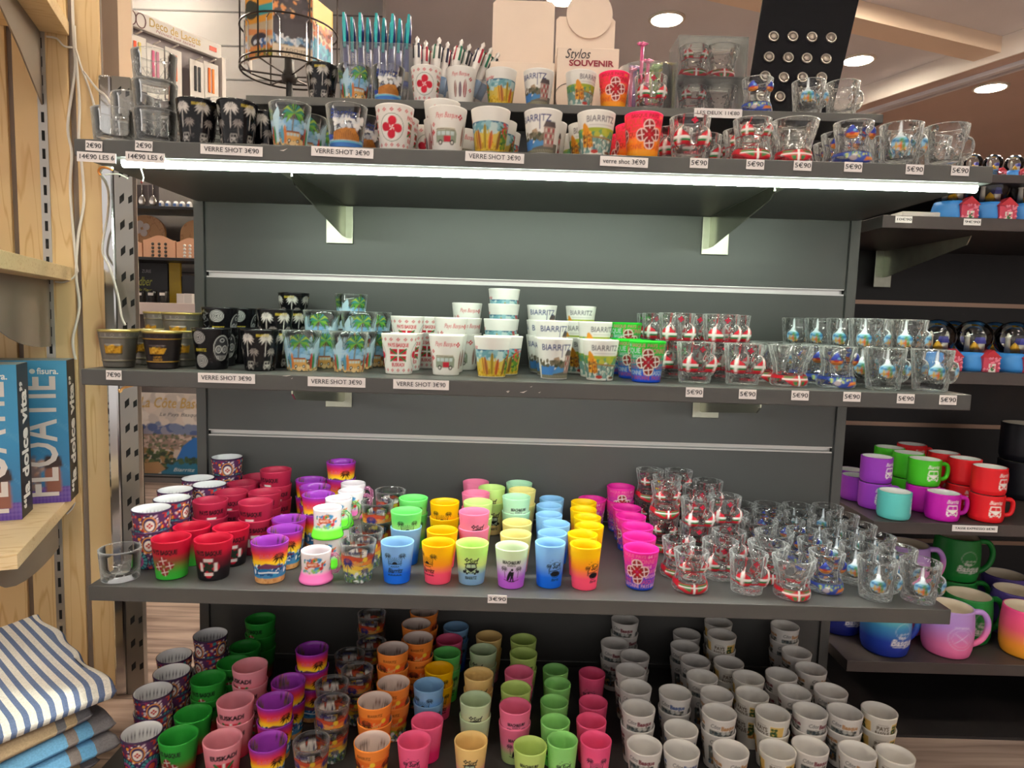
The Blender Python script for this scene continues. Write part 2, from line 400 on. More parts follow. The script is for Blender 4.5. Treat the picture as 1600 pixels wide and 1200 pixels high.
def clear_ware(name, tint=(0.985, 0.992, 0.988), edge=0.5, frost=0.0, wob=0.0):
    """clear glass carrying a print where the painted alpha is"""
    mm = bpy.data.materials.new(name); mm.use_nodes = True; n, l = nodes(mm); b = n['Principled BSDF']
    b.inputs['Roughness'].default_value = 0.35
    at = n.new('ShaderNodeAttribute'); at.attribute_name = 'Col'; l.new(at.outputs['Color'], b.inputs['Base Color'])
    tp = n.new('ShaderNodeBsdfTransparent'); tp.inputs[0].default_value = (*tint, 1)
    gl = n.new('ShaderNodeBsdfGlossy'); gl.inputs['Roughness'].default_value = 0.03+frost
    fr = n.new('ShaderNodeFresnel'); fr.inputs[0].default_value = 1.5
    m1 = n.new('ShaderNodeMixShader'); l.new(fr.outputs[0], m1.inputs[0]); l.new(tp.outputs[0], m1.inputs[1]); l.new(gl.outputs[0], m1.inputs[2])
    lw = n.new('ShaderNodeLayerWeight'); lw.inputs[0].default_value = 0.5
    pw = n.new('ShaderNodeMath'); pw.operation = 'POWER'; pw.inputs[1].default_value = 3.0; l.new(lw.outputs['Facing'], pw.inputs[0])
    ml = n.new('ShaderNodeMath'); ml.operation = 'MULTIPLY'; ml.inputs[1].default_value = edge; l.new(pw.outputs[0], ml.inputs[0])
    g2 = n.new('ShaderNodeBsdfPrincipled'); g2.inputs['Roughness'].default_value = 0.15; g2.inputs['Base Color'].default_value = (.93, .96, .95, 1); g2.inputs['Specular IOR Level'].default_value = 0.9  # milky white mixed in at grazing edges to mimic refracted rim highlights
    m2 = n.new('ShaderNodeMixShader'); l.new(ml.outputs[0], m2.inputs[0]); l.new(m1.outputs[0], m2.inputs[1])
    g3 = n.new('ShaderNodeBsdfTranslucent'); g3.inputs[0].default_value = (.95, .97, .96, 1); mg = n.new('ShaderNodeMixShader'); mg.inputs[0].default_value = 0.5; l.new(g2.outputs[0], mg.inputs[1]); l.new(g3.outputs[0], mg.inputs[2]); l.new(mg.outputs[0], m2.inputs[2])
    if wob:
        tc = n.new('ShaderNodeTexCoord'); no = n.new('ShaderNodeTexNoise'); no.inputs['Scale'].default_value = 90; no.inputs['Detail'].default_value = 1
        bp = n.new('ShaderNodeBump'); bp.inputs['Strength'].default_value = wob; bp.inputs['Distance'].default_value = 0.004
        l.new(tc.outputs['Object'], no.inputs['Vector']); l.new(no.outputs[0], bp.inputs['Height'])
        for q in (gl, fr, lw, g2): l.new(bp.outputs[0], q.inputs['Normal'])
    m3 = n.new('ShaderNodeMixShader'); l.new(at.outputs['Alpha'], m3.inputs[0]); l.new(m2.outputs[0], m3.inputs[1])
    tl = n.new('ShaderNodeBsdfTranslucent'); l.new(at.outputs['Color'], tl.inputs[0])
    m4 = n.new('ShaderNodeMixShader'); m4.inputs[0].default_value = 0.3; l.new(b.outputs[0], m4.inputs[1]); l.new(tl.outputs[0], m4.inputs[2])
    l.new(m4.outputs[0], m3.inputs[2]); l.new(m3.outputs[0], n['Material Output'].inputs[0])
    return mm
M_FROST = ware('frosted_painted_glass', 0.42, 0.35, 0.3)
M_GLOSS = ware('glossy_painted_glass', 0.14, 0.28, 0.0)
M_MUG = ware('matt_glazed_stoneware', 0.42, 0.4, 0.0)
M_PEWTER = metal_ware('pewter_with_gilding')
M_CLEAR = clear_ware('clear_printed_glass')
M_CAST = clear_ware('cast_figure_glass', (0.985, 0.99, 0.988), 0.75, 0.02, 1.0)
# ------------------------------------------------------------------ the kinds of glass and cup
KINDS = {}
def kind(key, name, cat, desc, mesh, H, step, rt, parts=(), group=None):
    KINDS[key] = dict(name=name, cat=cat, desc=desc, mesh=mesh, H=H, step=step, rt=rt, parts=parts, group=group)
WHITE = (240, 238, 234); RED = (205, 25, 55); BLK = (18, 18, 22); NAVY = (40, 55, 120); GRN = (40, 130, 70)
def inn(c, a=1.0): return (*lin(c), a)
def taper(rb, rt): return lambda t: rb+(rt-rb)*t
def shade(c, k): return tuple(max(0, min(255, x*k)) for x in c)

# two-tone frosted surf glasses
def d_palmsun(c):
    c.palm(-9, 30, 15, BLK, lean=-.12, r=6.5); c.palm(9, 30, 15, BLK, lean=.12, r=6.5); c.sun(0, 32.5, 11, BLK); c.line([(-8, 32.3), (8, 32.3)], .9, BLK)
    for x in (-5, -1.7, 1.7, 5): c.line([(x-1.2, 28), (x+.6, 29.5), (x+1.4, 28)], .9, BLK)
    c.text('Biarritz', 0, 22, 9, BLK, .03, .3, 24); c.waves(0, 14.5, 23, 5, BLK, 1)
def d_van(c):
    c.flower(-6, 41, 3.6, BLK); c.text('Surf', 3, 39, 10, BLK, .035, .3, 15); c.line([(-10, 34), (10, 35.5)], 1.4, BLK)
    c.van_front(0, 18, 19, BLK, (200, 215, 190)); c.ell(-11, 22, 2.4, 2.4, BLK); c.ell(11, 22, 2.4, 2.4, BLK)
    c.text('BIARRITZ', 0, 12.5, 5.5, BLK, .04, 0, 19)
def d_surfer(c):
    c.text('BEACH&SURF', 0, 42, 5.8, BLK, .05, 0, 27); c.text('BIARRITZ', 0, 37.5, 3.4, BLK, .02, 0, 12)
    c.palm(-10, 18, 14, BLK, lean=-.1, r=6); c.palm(10, 18, 14, BLK, lean=.1, r=6)
    c.ell(1, 31, 1.8, 2, BLK); c.poly([(-2, 28), (4, 28), (3, 20), (4, 13), (2, 13), (1, 18), (-.5, 13), (-2.5, 13), (-1, 20)], BLK)
    c.board(-6, 14, 5, 16, BLK, None, .3); c.line([(-12, 15), (-5, 13)], .9, BLK); c.line([(4, 13), (12, 15)], .9, BLK); c.ell(0, 12.5, 6, .8, BLK)
def d_circ(c):
    c.ring(0, 30, 10, 12, .8, BLK); c.text('Surf', 1, 36, 9.5, BLK, .035, .25, 15); c.palm(-11, 24, 12, BLK, lean=.0, r=5)
    c.ell(0, 24, 8, 4.5, BLK); c.line([(-10, 28), (10, 31)], 1.1, BLK); c.text('Biarritz', 0, 14.5, 5, BLK, .02, .3, 14)
    for x, y in ((-6, 45), (-9, 42), (7, 43)): c.line([(x-1.2, y+.6), (x, y), (x+1.2, y+.6)], .5, BLK)
DES = dict(palmsun=d_palmsun, van=d_van, surfer=d_surfer, circ=d_circ)
def two_tone(key, top, mid, bot, des, desc, H=.0605, rt=.0252, rb=.0192, inner=None):
    c = Cv(140, H*1000, [(0, bot), (.28, bot), (.52, mid), (.8, top), (1, top)], nu=168, nv=64); DES[des](c)
    me = revolve('frosted_shot_glass', taper(rb, rt), H, .0021, .005, c, inn(inner or top), M_FROST)
    kind(key, 'frosted_shot_glass', 'shot glass', desc, me, H, .026, rt, group='two-tone frosted surf glasses')
BL, LB = (25, 120, 235), (150, 200, 240)
two_tone('t_blue', LB, (110, 175, 240), BL, 'palmsun', 'blue frosted glass with palm sunset')
two_tone('t_green', (125, 235, 125), (200, 240, 150), (90, 215, 80), 'palmsun', 'light green frosted glass with palm sunset')
two_tone('t_orange', (255, 205, 0), (255, 175, 30), (255, 95, 140), 'palmsun', 'yellow to pink frosted glass with palm sunset')
two_tone('t_oran2', (250, 200, 0), (250, 170, 20), (245, 140, 30), 'palmsun', 'amber frosted glass with palm sunset')
two_tone('t_vanyb', (210, 245, 140), (235, 245, 160), (150, 185, 240), 'van', 'lime to blue frosted glass with surf van')
two_tone('t_vanpk', (250, 140, 180), (255, 160, 180), (255, 130, 165), 'van', 'pink frosted glass with surf van')
two_tone('t_vanyg', (215, 245, 150), (240, 240, 150), (245, 215, 140), 'van', 'pale lime frosted glass with surf van')
two_tone('t_surfgp', (225, 240, 205), (225, 200, 240), (205, 105, 235), 'surfer', 'white to violet frosted glass with surfer')
two_tone('t_surfye', (245, 235, 150), (250, 225, 140), (245, 170, 190), 'surfer', 'pale yellow frosted glass with surfer')
two_tone('t_surfgr', (195, 240, 205), (215, 240, 215), (200, 190, 235), 'surfer', 'mint frosted glass with surfer')
two_tone('t_surfpk', (250, 130, 170), (250, 150, 190), (190, 225, 150), 'surfer', 'pink to green frosted glass with surfer')
two_tone('t_surfyg', (215, 240, 140), (225, 235, 150), (170, 215, 215), 'surfer', 'lemon frosted glass with surfer')
two_tone('t_circbl', (150, 205, 245), (130, 185, 240), (20, 120, 235), 'circ', 'slim blue frosted surf glass', .066, .0232, .0185)
two_tone('t_circye', (255, 215, 0), (255, 165, 40), (255, 95, 140), 'circ', 'slim yellow to pink frosted surf glass', .066, .0238, .0185)
two_tone('t_circgr', (165, 235, 140), (180, 240, 150), (100, 220, 90), 'circ', 'slim green frosted surf glass', .066, .0232, .0185)
two_tone('t_circpk', (250, 100, 150), (250, 120, 165), (245, 60, 120), 'circ', 'slim deep pink frosted surf glass', .066, .0238, .0185)
two_tone('t_pink', (255, 115, 165), (255, 110, 160), (250, 50, 130), 'circ', 'hot pink frosted surf glass')
two_tone('t_pinkps', (255, 100, 155), (255, 120, 165), (255, 80, 140), 'palmsun', 'slim hot pink frosted glass with palm sunset', .066, .0238, .0185)
two_tone('t_cream', (255, 225, 150), (250, 215, 150), (245, 160, 190), 'van', 'cream to pink frosted glass with surf van')
two_tone('t_sage', (215, 235, 195), (235, 235, 190), (200, 190, 220), 'van', 'sage frosted glass with surf van')

# white frosted souvenir glasses
def white(key, desc, draw, base=WHITE, rb=.0195, rt=.0268, H=.0598):
    c = Cv(150, H*1000, base, nu=128, nv=52)
    for q in draw if isinstance(draw, (list, tuple)) else (draw,): q(c)
    me = revolve('frosted_shot_glass', taper(rb, rt), H, .0021, .005, c, inn(WHITE), M_FROST, foot_col=(*lin(base), 1))
    kind(key, 'frosted_shot_glass', 'shot glass', desc, me, H, .026, rt, group='white frosted souvenir glasses')
def border(c):
    for i in range(15):
        c.flower(-70+i*10, 52, 2.6, (205, 60, 75)); c.flower(-70+i*10, 6.5, 2.6, (205, 60, 75))
def d_lau(c):
    border(c)
    for x0 in (0, 75):
        c.ring(x0, 29, 17, 18, .7, (70, 110, 80)); c.lauburu(x0, 29, 15.5, RED)
    for x0 in (-38, 38): d_eusk_at(c, x0)
def d_eusk_at(c, x0):
    c.text('PAYS BASQUE', x0, 43.5, 6.5, RED, .04, 0, 31); c.text('EUSKADI', x0, 14.5, 6.5, RED, .04, 0, 21); c.flag(x0, 20, 25, 18)
white('w_lau', 'white frosted glass with red cross motif', d_lau)
def d_eusk(c):
    border(c); d_eusk_at(c, 0); d_eusk_at(c, 75)
    for x0 in (-37, 37): c.ring(x0, 29, 15, 18, .7, (70, 110, 80)); c.lauburu(x0, 29, 14, RED)
white('w_eusk', 'white frosted glass with red flag', d_eusk)
def d_vanpb(c):
    for x0 in (0, 75):
        c.text('Pays Basque', x0, 47, 8.5, RED, .005, .35, 30); c.flower(x0+20, 46, 4, RED); c.flower(x0-20, 36, 3, RED)
        c.van_side(x0, 12, 32, (150, 160, 140), (205, 200, 180), (200, 40, 60)); c.line([(x0-15, 29.5), (x0+13, 28.5)], .8, (90, 80, 70))
        c.lauburu(x0-22, 26, 4, RED)
    for x0 in (-37, 37): d_boards3(c, x0)
def d_boards3(c, x0):
    c.board(x0-9, 10, 5, 27, (120, 60, 55), (240, 220, 210)); c.board(x0, 10, 6, 25, (150, 130, 140), (90, 70, 80)); c.board(x0+9, 10, 6.5, 29, (150, 40, 50), (240, 230, 225))
white('w_vanpb', 'white frosted glass with camper van', d_vanpb)
def d_trio(c):
    for x0 in (0, 75): c.text('Pays Basque', x0, 47, 8, RED, .005, .35, 30); d_boards3(c, x0); c.flower(x0+19, 40, 3.5, RED); c.flower(x0+20, 22, 3.5, RED)
white('w_trio', 'white frosted glass with three surfboards', d_trio)
def d_surfs(c):
    c.band(0, 41, (215, 190, 90)); c.band(1, 9, (205, 165, 30))
    c.blotch(-75, 75, 2, 14, [(215, 180, 50), (190, 150, 30), (225, 195, 80)], 200, 4, 3)
    c.band(30, 41, (120, 170, 185)); c.band(39, 41.5, (70, 120, 150))
    c.blotch(-75, 75, 27, 39, [(200, 220, 220), (150, 195, 205), (110, 165, 180)], 90, 6, 5)
    for x0 in (0, 75):
        for dx, cc, hh, ln in ((-15, (225, 170, 60), 26, -.1), (-10, (190, 120, 60), 27, -.12), (-2, (200, 175, 50), 33, 0), (5, (215, 110, 50), 24, .1), (17, (150, 110, 50), 26, .15)): c.board(x0+dx, 5, 6, hh, cc, (110, 60, 40), ln)
        c.blotch(x0+22, x0+36, 8, 34, [(90, 140, 50), (150, 165, 50), (60, 110, 60)], 60, 4, 8); c.blotch(x0+24, x0+34, 18, 40, [(200, 50, 60), (220, 90, 80)], 9, 3, 4)
    c.text('Biarritz', -37, 44, 7, RED, .02, .3, 22); c.text('Biarritz', 37, 37, 7, RED, .02, .3, 22); c.band(0, 1.8, WHITE)
white('w_surfs', 'white frosted glass with surfboard beach', d_surfs, rb=.020, rt=.0276)
def d_coast(c):
    for x0 in (0, 75):
        c.rect(x0-34, x0+34, 2, 15, (110, 105, 95)); c.poly([(x0-34, 4), (x0-12, 6), (x0-8, 20), (x0-22, 22), (x0-34, 20)], (70, 130, 200))
        c.poly([(x0-14, 8), (x0+8, 12), (x0+14, 22), (x0-2, 22)], (80, 140, 195))
        c.poly([(x0-12, 22), (x0-10, 32), (x0-3, 34), (x0+2, 24)], (175, 150, 125)); c.blotch(x0-34, x0+10, 20, 28, [(95, 90, 70), (120, 110, 90), (70, 80, 60)], 40, 4, 2)
        c.rect(x0+8, x0+25, 10, 38, (170, 140, 130)); c.poly([(x0+7, 36), (x0+26, 36), (x0+24, 43), (x0+10, 43)], (90, 80, 80))
        for i in range(4):
            for j in range(3): c.rect(x0+10+i*3.8, x0+12+i*3.8, 14+j*7.5, 19+j*7.5, (180, 60, 70) if (i+j) % 2 else (225, 215, 205))
        c.rect(x0-34, x0+26, 3, 7, (150, 145, 120))
        for i in range(20): c.line([(x0-33+i*3, 3), (x0-32+i*3, 7)], .8, (90, 90, 80))
        c.text('BIARRITZ', x0-6, 47, 11, NAVY, .015, 0, 46); c.line([(x0+2, 44), (x0+2, 33)], 1.1, NAVY)
white('w_coast', 'white frosted glass with blue seaside lettering', d_coast)
def d_pier(c):
    c.band(25, 37, (170, 185, 60)); c.blotch(-75, 75, 25, 33, [(120, 170, 110), (190, 190, 70), (90, 150, 110)], 80, 6, 4)
    c.band(4, 25, (120, 160, 155)); c.blotch(-75, 75, 3, 24, [(200, 215, 205), (80, 130, 140), (230, 230, 220), (140, 175, 165)], 140, 5, 9)
    for x0 in (0, 75):
        c.poly([(x0-24, 12), (x0-22, 42), (x0-19, 44), (x0-15, 40), (x0-8, 26), (x0-6, 12)], (225, 150, 40)); c.blotch(x0-23, x0-8, 12, 32, [(200, 110, 30), (240, 180, 60), (120, 70, 40)], 40, 3, 6)
        c.line([(x0-20, 26), (x0+28, 22)], 2.2, (170, 130, 70))
        for i in range(6): c.line([(x0-16+i*8, 25-i*.6), (x0-16+i*8, 8)], .7, (60, 50, 45)); c.line([(x0-16+i*8, 9), (x0-8+i*8, 22)], .4, (80, 70, 60))
        c.ell(x0-4, 6, 6, 2.5, (190, 60, 50)); c.ell(x0+20, 5, 7, 2, (110, 80, 60))
        c.text('BIARRITZ', x0+4, 48, 10, (90, 85, 100), .01, 0, 40); c.line([(x0-12, 40.5), (x0+22, 40.5)], .8, (190, 185, 180))
white('w_pier', 'white frosted glass with golden lighthouse pier', d_pier)
def cote(key, col, desc):
    def d(c):
        for x0 in (-50, 0, 50):
            c.text('Côte', x0-11, 48, 8, (95, 95, 95), .015, .25, 14); c.text('Basque', x0+9, 46.5, 8.6, col, .05, 0, 23)
            c.rect(x0-20, x0+20, 10, 41, (120, 115, 105)); c.blotch(x0-19, x0+19, 24, 40, [(60, 70, 75), (190, 190, 185), (110, 120, 120)], 40, 4, 3)
            c.blotch(x0-19, x0+19, 11, 22, [(80, 120, 150), (150, 110, 70), (50, 55, 55), (190, 150, 90)], 50, 4, 5)
    white(key, desc, d, (226, 222, 218))
cote('w_cred', (130, 60, 70), 'white frosted photo glass, maroon lettering')
cote('w_cora', (190, 140, 90), 'white frosted photo glass, tan lettering')
cote('w_cblu', (70, 95, 150), 'white frosted photo glass, blue lettering')
def d_stamp(c):
    for x0 in (-50, 0, 50):
        c.rect(x0-1, x0+21, 20, 51, (250, 247, 240)); c.rect(x0, x0+20, 21, 50, (232, 196, 112)); c.blotch(x0+1, x0+19, 22, 33, [(200, 130, 70), (160, 100, 60), (120, 130, 80)], 40, 3, 2)
        c.blotch(x0+1, x0+9, 27, 46, [(50, 82, 50), (80, 110, 60)], 28, 3, 4)
        c.text('PAYS', x0-13, 42, 9, (105, 88, 68), .04, 0, 18); c.text('BASQUE', x0-13, 33, 9, (105, 88, 68), .04, 0, 21); c.line([(x0-20, 48.5), (x0-6, 48.5)], .8, (150, 140, 130))
white('w_stamp', 'white frosted glass with landscape stamp', d_stamp, (228, 224, 216))

# red and green local-pride glasses
def pride(key, stops, desc, heads, txt, dark=False):
    c = Cv(158, 59, stops, nu=120, nv=48)
    for x0 in (0, 79):
        c.text(txt, x0, 43.5, 8.5, BLK, .055, 0, 38)
        if heads == 'flag': c.flag(x0, 6, 27, 28)
        elif heads == 'white':
            for k in range(4):
                a = k*math.pi/2; hx, hy = x0+11*math.cos(a), 22+11*math.sin(a); c.ell(hx, hy, 6, 6, RED)
                c.line([(hx-5.5*math.sin(a), hy+5.5*math.cos(a)), (hx+5.5*math.sin(a), hy-5.5*math.cos(a))], 5, (240, 238, 235)) if k % 2 == 0 else c.line([(hx-5.5, hy), (hx+5.5, hy)], 5, (240, 238, 235))
            c.lauburu(x0, 22, 9, (30, 60, 45), .5)
        else: c.lauburu(x0, 22, 15.5, (70, 100, 50), .2, (160, 40, 45))
    me = revolve('frosted_shot_glass', taper(.0215, .0278), .059, .0022, .005, c, inn(stops[-1][1]), M_FROST)
    kind(key, 'frosted_shot_glass', 'shot glass', desc, me, .059, .027, .0278, group='two-colour local pride glasses')
CR = (205, 25, 60)
pride('p_rg', [(0, (60, 215, 70)), (.2, (70, 205, 70)), (.5, (150, 90, 60)), (.68, CR), (1, CR)], 'red to green frosted glass', 'red', 'PAYS BASQUE')
pride('p_rb', [(0, (24, 24, 28)), (.3, (32, 28, 32)), (.6, (130, 25, 45)), (.8, CR), (1, CR)], 'red to black frosted glass', 'white', 'PAYS BASQUE')
pride('p_r', [(0, (140, 30, 60)), (.4, (170, 30, 65)), (1, (190, 45, 80))], 'raspberry frosted glass', 'white', 'PAYS BASQUE')
pride('p_gr', [(0, (170, 20, 40)), (.25, (150, 50, 40)), (.55, (50, 150, 55)), (1, (45, 165, 60))], 'green to red frosted glass', 'red', 'PAYS BASQUE')
pride('p_pk', [(0, (205, 40, 70)), (.3, (220, 80, 100)), (.6, (240, 150, 165)), (1, (240, 165, 180))], 'pink to red frosted glass with flag', 'flag', 'EUSKADI')
def bayonne(key, stops, desc, tc):
    c = Cv(158, 60, stops, nu=128, nv=52); rg = random.Random(4)
    for r_, (y, s_) in enumerate(((54, 6), (46, 9), (38, 6), (30, 8), (22, 6.5), (14, 8), (7, 7))):
        x = -79+r_*7
        while x < 74:
            t = rg.choice(['PAYS', 'BASQUE', 'BAYONNE', '64', 'PAYS BASQUE', 'FR']); wd = len(t)*s_*.6
            c.text(t, x+wd/2, y, s_, rg.choice(tc), .02, 0, wd); x += wd+3
    for x0 in (-53, 0, 53): c.lauburu(x0, 30, 19, (180, 30, 50), .15, (150, 45, 40), (245, 235, 225)); c.lauburu(x0, 30, 8, (190, 20, 45), .15)
    me = revolve('frosted_shot_glass', taper(.0205, .0268), .060, .0022, .005, c, inn(stops[-1][1]), M_FROST)
    kind(key, 'frosted_shot_glass', 'shot glass', desc, me, .060, .026, .0268, group='neon lettered frosted glasses')
bayonne('b_gb', [(0, (20, 80, 225)), (.25, (25, 95, 220)), (.6, (20, 170, 110)), (.75, (20, 195, 50)), (1, (30, 200, 45))], 'green to blue lettered glass', [(225, 120, 140), (200, 215, 225), (190, 80, 100)])
bayonne('b_po', [(0, (250, 175, 20)), (.3, (252, 150, 30)), (.6, (255, 70, 95)), (1, (255, 45, 120))], 'pink to orange lettered glass', [(190, 60, 40), (225, 100, 60), (245, 180, 60)])
bayonne('b_mb', [(0, (20, 85, 215)), (.25, (70, 75, 210)), (.6, (200, 40, 190)), (.8, (235, 40, 165)), (1, (235, 40, 165))], 'magenta to blue lettered glass', [(240, 130, 170), (225, 90, 150), (245, 190, 210)])

# clear printed glasses
CL = (0, 0, 0, 0)
def clear(key, desc, draw, rb=.0215, rt=.0288, H=.060, step=.031, inner=CL, name='printed_shot_glass', foot=.009, m=None, base=None, group='clear printed glasses', ic=None, cat='shot glass', circ=160):
    c = Cv(circ, H*1000, base, 1.0, nu=128, nv=52); draw(c)
    me = revolve(name, taper(rb, rt), H, .0018, foot, c, inner, m or M_CLEAR, ninner_cv=ic, foot_col=(0, 0, 0, 0) if base is None else None)
    kind(key, name, cat, desc, me, H, step, rt, group=group)
LEAF = [(70, 150, 70), (120, 170, 60), (40, 120, 100), (160, 185, 70), (60, 140, 140)]
def d_palm(c):
    for x0 in (-53, 0, 53):
        c.rect(x0-26, x0+26, 18, 24, (110, 160, 205)); c.blotch(x0-26, x0+26, 22, 34, [(170, 210, 235), (130, 185, 225), (200, 225, 240)], 40, 6, 3, .8)
        c.blotch(x0-25, x0+25, 3, 9, [(225, 190, 130), (215, 160, 95), (235, 205, 150)], 40, 5, 4)
        c.poly([(x0-24, 6), (x0-21, 40), (x0-10, 52), (x0-8, 44), (x0-12, 20), (x0-11, 6)], (195, 225, 240), .9)
        c.palm(x0+8, 18, 26, (130, 100, 60), LEAF, .1, 17, 12, 1.6)
        c.van_side(x0+10, 8, 22, (225, 170, 95), (150, 80, 60))
        for dx, cc in ((-24, (200, 70, 50)), (-20, (60, 150, 100)), (-2, (225, 130, 60)), (-6, (90, 160, 185))): c.board(x0+dx, 4, 5, 24, cc, None)
        c.text('BIARRITZ', x0-2, 54.5, 4.5, (40, 50, 60), .02, 0, 18)
clear('c_palm', 'clear glass with palms and camper van', d_palm)
def d_rock(c):
    for x0 in (-80, 0):
        c.rect(x0-38, x0+38, 2, 10, (60, 120, 200)); c.rect(x0-38, x0+38, 8, 13, (110, 190, 215)); c.line([(x0-38, 11.5), (x0+38, 10.5)], 1, (235, 245, 250))
        c.poly([(x0-16, 11), (x0-14, 22), (x0+4, 27), (x0+18, 27), (x0+26, 18), (x0+28, 11)], (200, 130, 50))
        for i in range(14): c.line([(x0-14+i*3, 11), (x0-10+i*2.4, 22+2.5*math.sin(i))], .8, (110, 60, 25))
        c.poly([(x0-30, 13), (x0-30, 20), (x0-18, 19), (x0-18, 12)], (70, 90, 190))
        c.blotch(x0-14, x0+34, 27, 42, [(250, 248, 245), (235, 238, 240)], 26, 6, 2, .9); c.text('Biarritz', x0, 45, 15, (40, 60, 130), .015, .3, 38)
clear('c_rock', 'clear glass with brown sea rock', d_rock)
def d_sunset_clear(c, pal=((205, 80, 50), (235, 140, 60), (240, 200, 70), (235, 225, 110)), tree=(45, 50, 130), lo=(90, 130, 110)):
    for x0 in (-53, 0, 53):
        for i, cc in enumerate(pal): c.poly([(x0-27, 42-i*7), (x0-10, 45-i*7), (x0+10, 41-i*7), (x0+27, 44-i*7), (x0+27, 36-i*7), (x0-27, 35-i*7)], cc)
        c.blotch(x0-26, x0+26, 2, 16, [lo, (230, 235, 235), (60, 80, 150), (120, 150, 80)], 60, 4, 2)
        c.palm(x0-16, 8, 24, tree, None, .05, 12, 11); c.palm(x0+16, 5, 14, tree, None, -.1, 9, 9); c.text('BIARRITZ', x0, 48.5, 5.5, tree, .02, 0, 22)
        c.ell(x0+14, 38, 4, 4, (235, 200, 60)); c.text('Surf', x0+2, 32, 10, (215, 180, 110), .02, .3, 16)
CI = Cv(160, 60, None, nu=128, nv=52)
for _x in (-53, 0, 53): CI.blotch(_x-24, _x+24, 6, 42, [(238, 234, 228), (225, 222, 218)], 40, 7, 2)
clear('c_sun', 'clear glass with sunset stripes and palms', d_sunset_clear, .0205, .0272, ic=CI)
CI2 = Cv(160, 60, (225, 205, 195), nu=128, nv=52)
for _x in (-53, 0, 53): CI2.palm(_x, 20, 22, (70, 45, 35), None, .1, 12); CI2.ring(_x+22, 36, 8, 8, 1, (130, 80, 60))
def d_orange(c):
    d_sunset_clear(c, ((225, 110, 40), (230, 90, 45), (220, 150, 50), (150, 170, 60)), (90, 45, 30), (70, 110, 120))
clear('c_ora', 'orange sunset glass with palm trees', d_orange, .0205, .0275, base=(235, 135, 55), inner=inn((225, 205, 195)), ic=CI2, m=M_GLOSS)
CI3 = Cv(160, 60, (150, 60, 175), nu=128, nv=52)
for _x in (-53, 0, 53): CI3.palm(_x, 26, 18, (50, 60, 40), [(60, 80, 50), (120, 90, 60)], .1, 13); CI3.blotch(_x-20, _x+20, 46, 58, [(90, 50, 90), (170, 90, 60)], 14, 4, 3)
def d_surfsun(c):
    for x0 in (-53, 0, 53):
        c.blotch(x0-26, x0+26, 14, 28, [(30, 95, 155), (60, 150, 195), (230, 240, 245), (20, 60, 110)], 46, 5, 2); c.poly([(x0-20, 26), (x0-4, 33), (x0+12, 29), (x0+24, 26), (x0+20, 24), (x0-18, 24)], (110, 60, 90))
        c.ell(x0-6, 20, 12, 4.5, (30, 110, 165)); c.line([(x0-18, 17), (x0, 19), (x0+16, 16)], 2, (240, 245, 248)); c.palm(x0+18, 20, 20, BLK, None, -.1, 11, 10); c.text('SURF', x0-4, 43, 8, (215, 90, 120), .02, .1, 20)
    c.blotch(-80, 80, 1, 8, [(225, 170, 110), (205, 140, 85)], 60, 4, 5)
clear('sunset', 'rainbow sunset glass with black palms', d_surfsun, .0212, .0276, base=[(0, (225, 165, 105)), (.14, (215, 160, 100)), (.16, (60, 140, 190)), (.42, (110, 130, 180)), (.45, (250, 215, 50)), (.58, (250, 205, 40)), (.66, (245, 140, 40)), (.76, (225, 60, 60)), (.88, (190, 40, 110)), (1, (130, 45, 160))], inner=inn((150, 60, 175)), ic=CI3, m=M_GLOSS)
def d_mandala(c):
    cols = [(150, 60, 130), (55, 130, 140), (190, 60, 50), (60, 50, 100), (225, 150, 60)]
    c.blotch(-80, 80, 0, 60, cols+[(120, 40, 90), (40, 40, 70), (200, 180, 190)], 260, 4, 7)
    for x0 in (-60, -20, 20, 60):
        c.ell(x0, 14, 19, 19, (50, 40, 75)); c.ell(x0, 14, 17, 17, (70, 145, 150))
        for i in range(16): a = 2*math.pi*i/16; c.line([(x0+10*math.cos(a), 14+10*math.sin(a)), (x0+17*math.cos(a), 14+17*math.sin(a))], 1.6, (40, 35, 70))
        c.ell(x0, 14, 11, 11, (160, 70, 130)); c.ell(x0, 14, 7.5, 7.5, (60, 45, 85)); c.ell(x0, 14, 5.5, 5.5, (205, 75, 60))
    for x0 in (-40, 0, 40, 80):
        c.ell(x0, 40, 10, 13, (230, 150, 60)); c.ell(x0, 40, 8.5, 11.5, (60, 45, 90)); c.ell(x0, 39, 6.5, 8.5, (235, 225, 215)); c.flower(x0, 39, 4.5, (190, 50, 50))
        for i in range(9): a = math.pi*2*i/9; c.ell(x0+13*math.cos(a), 40+15*math.sin(a), 1.3, 1.3, (240, 225, 225))
    c.band(57.5, 60, (60, 40, 70))
CI4 = Cv(160, 60, (222, 224, 226), nu=128, nv=52)
for _i in range(14): CI4.line([(-76+_i*11.5, 44), (-73+_i*11.5, 40), (-70+_i*11.5, 44)], 1.6, (90, 90, 100)); CI4.ring(-76+_i*11.5, 26, 4, 5, 1, (110, 105, 120))
clear('mandala', 'paisley mandala glass, white inside', d_mandala, .0222, .0288, base=(90, 50, 90), inner=inn((222, 224, 226)), ic=CI4, m=M_GLOSS, group='paisley mandala glasses')
def d_kpalm(c):
    for i in range(6):
        x0 = -67+i*27; g = [(185, 180, 175), (150, 145, 140), (205, 200, 195)]
        c.palm(x0, 22, 25, g[i % 3], None, .05, 11, 11, 1.2); c.palm(x0+11, 12, 16, (140, 132, 128), None, -.05, 8, 9, 1)
        c.van_front(x0+4, 3, 12, (165, 160, 155), BLK); c.blotch(x0-8, x0+18, 1, 14, [(90, 88, 86), (60, 58, 58)], 10, 2.2, i)
    for x0 in (-50, 10, 60): c.text('BIARRITZ', x0, 52, 4.5, (205, 180, 60), .02, 0, 17)
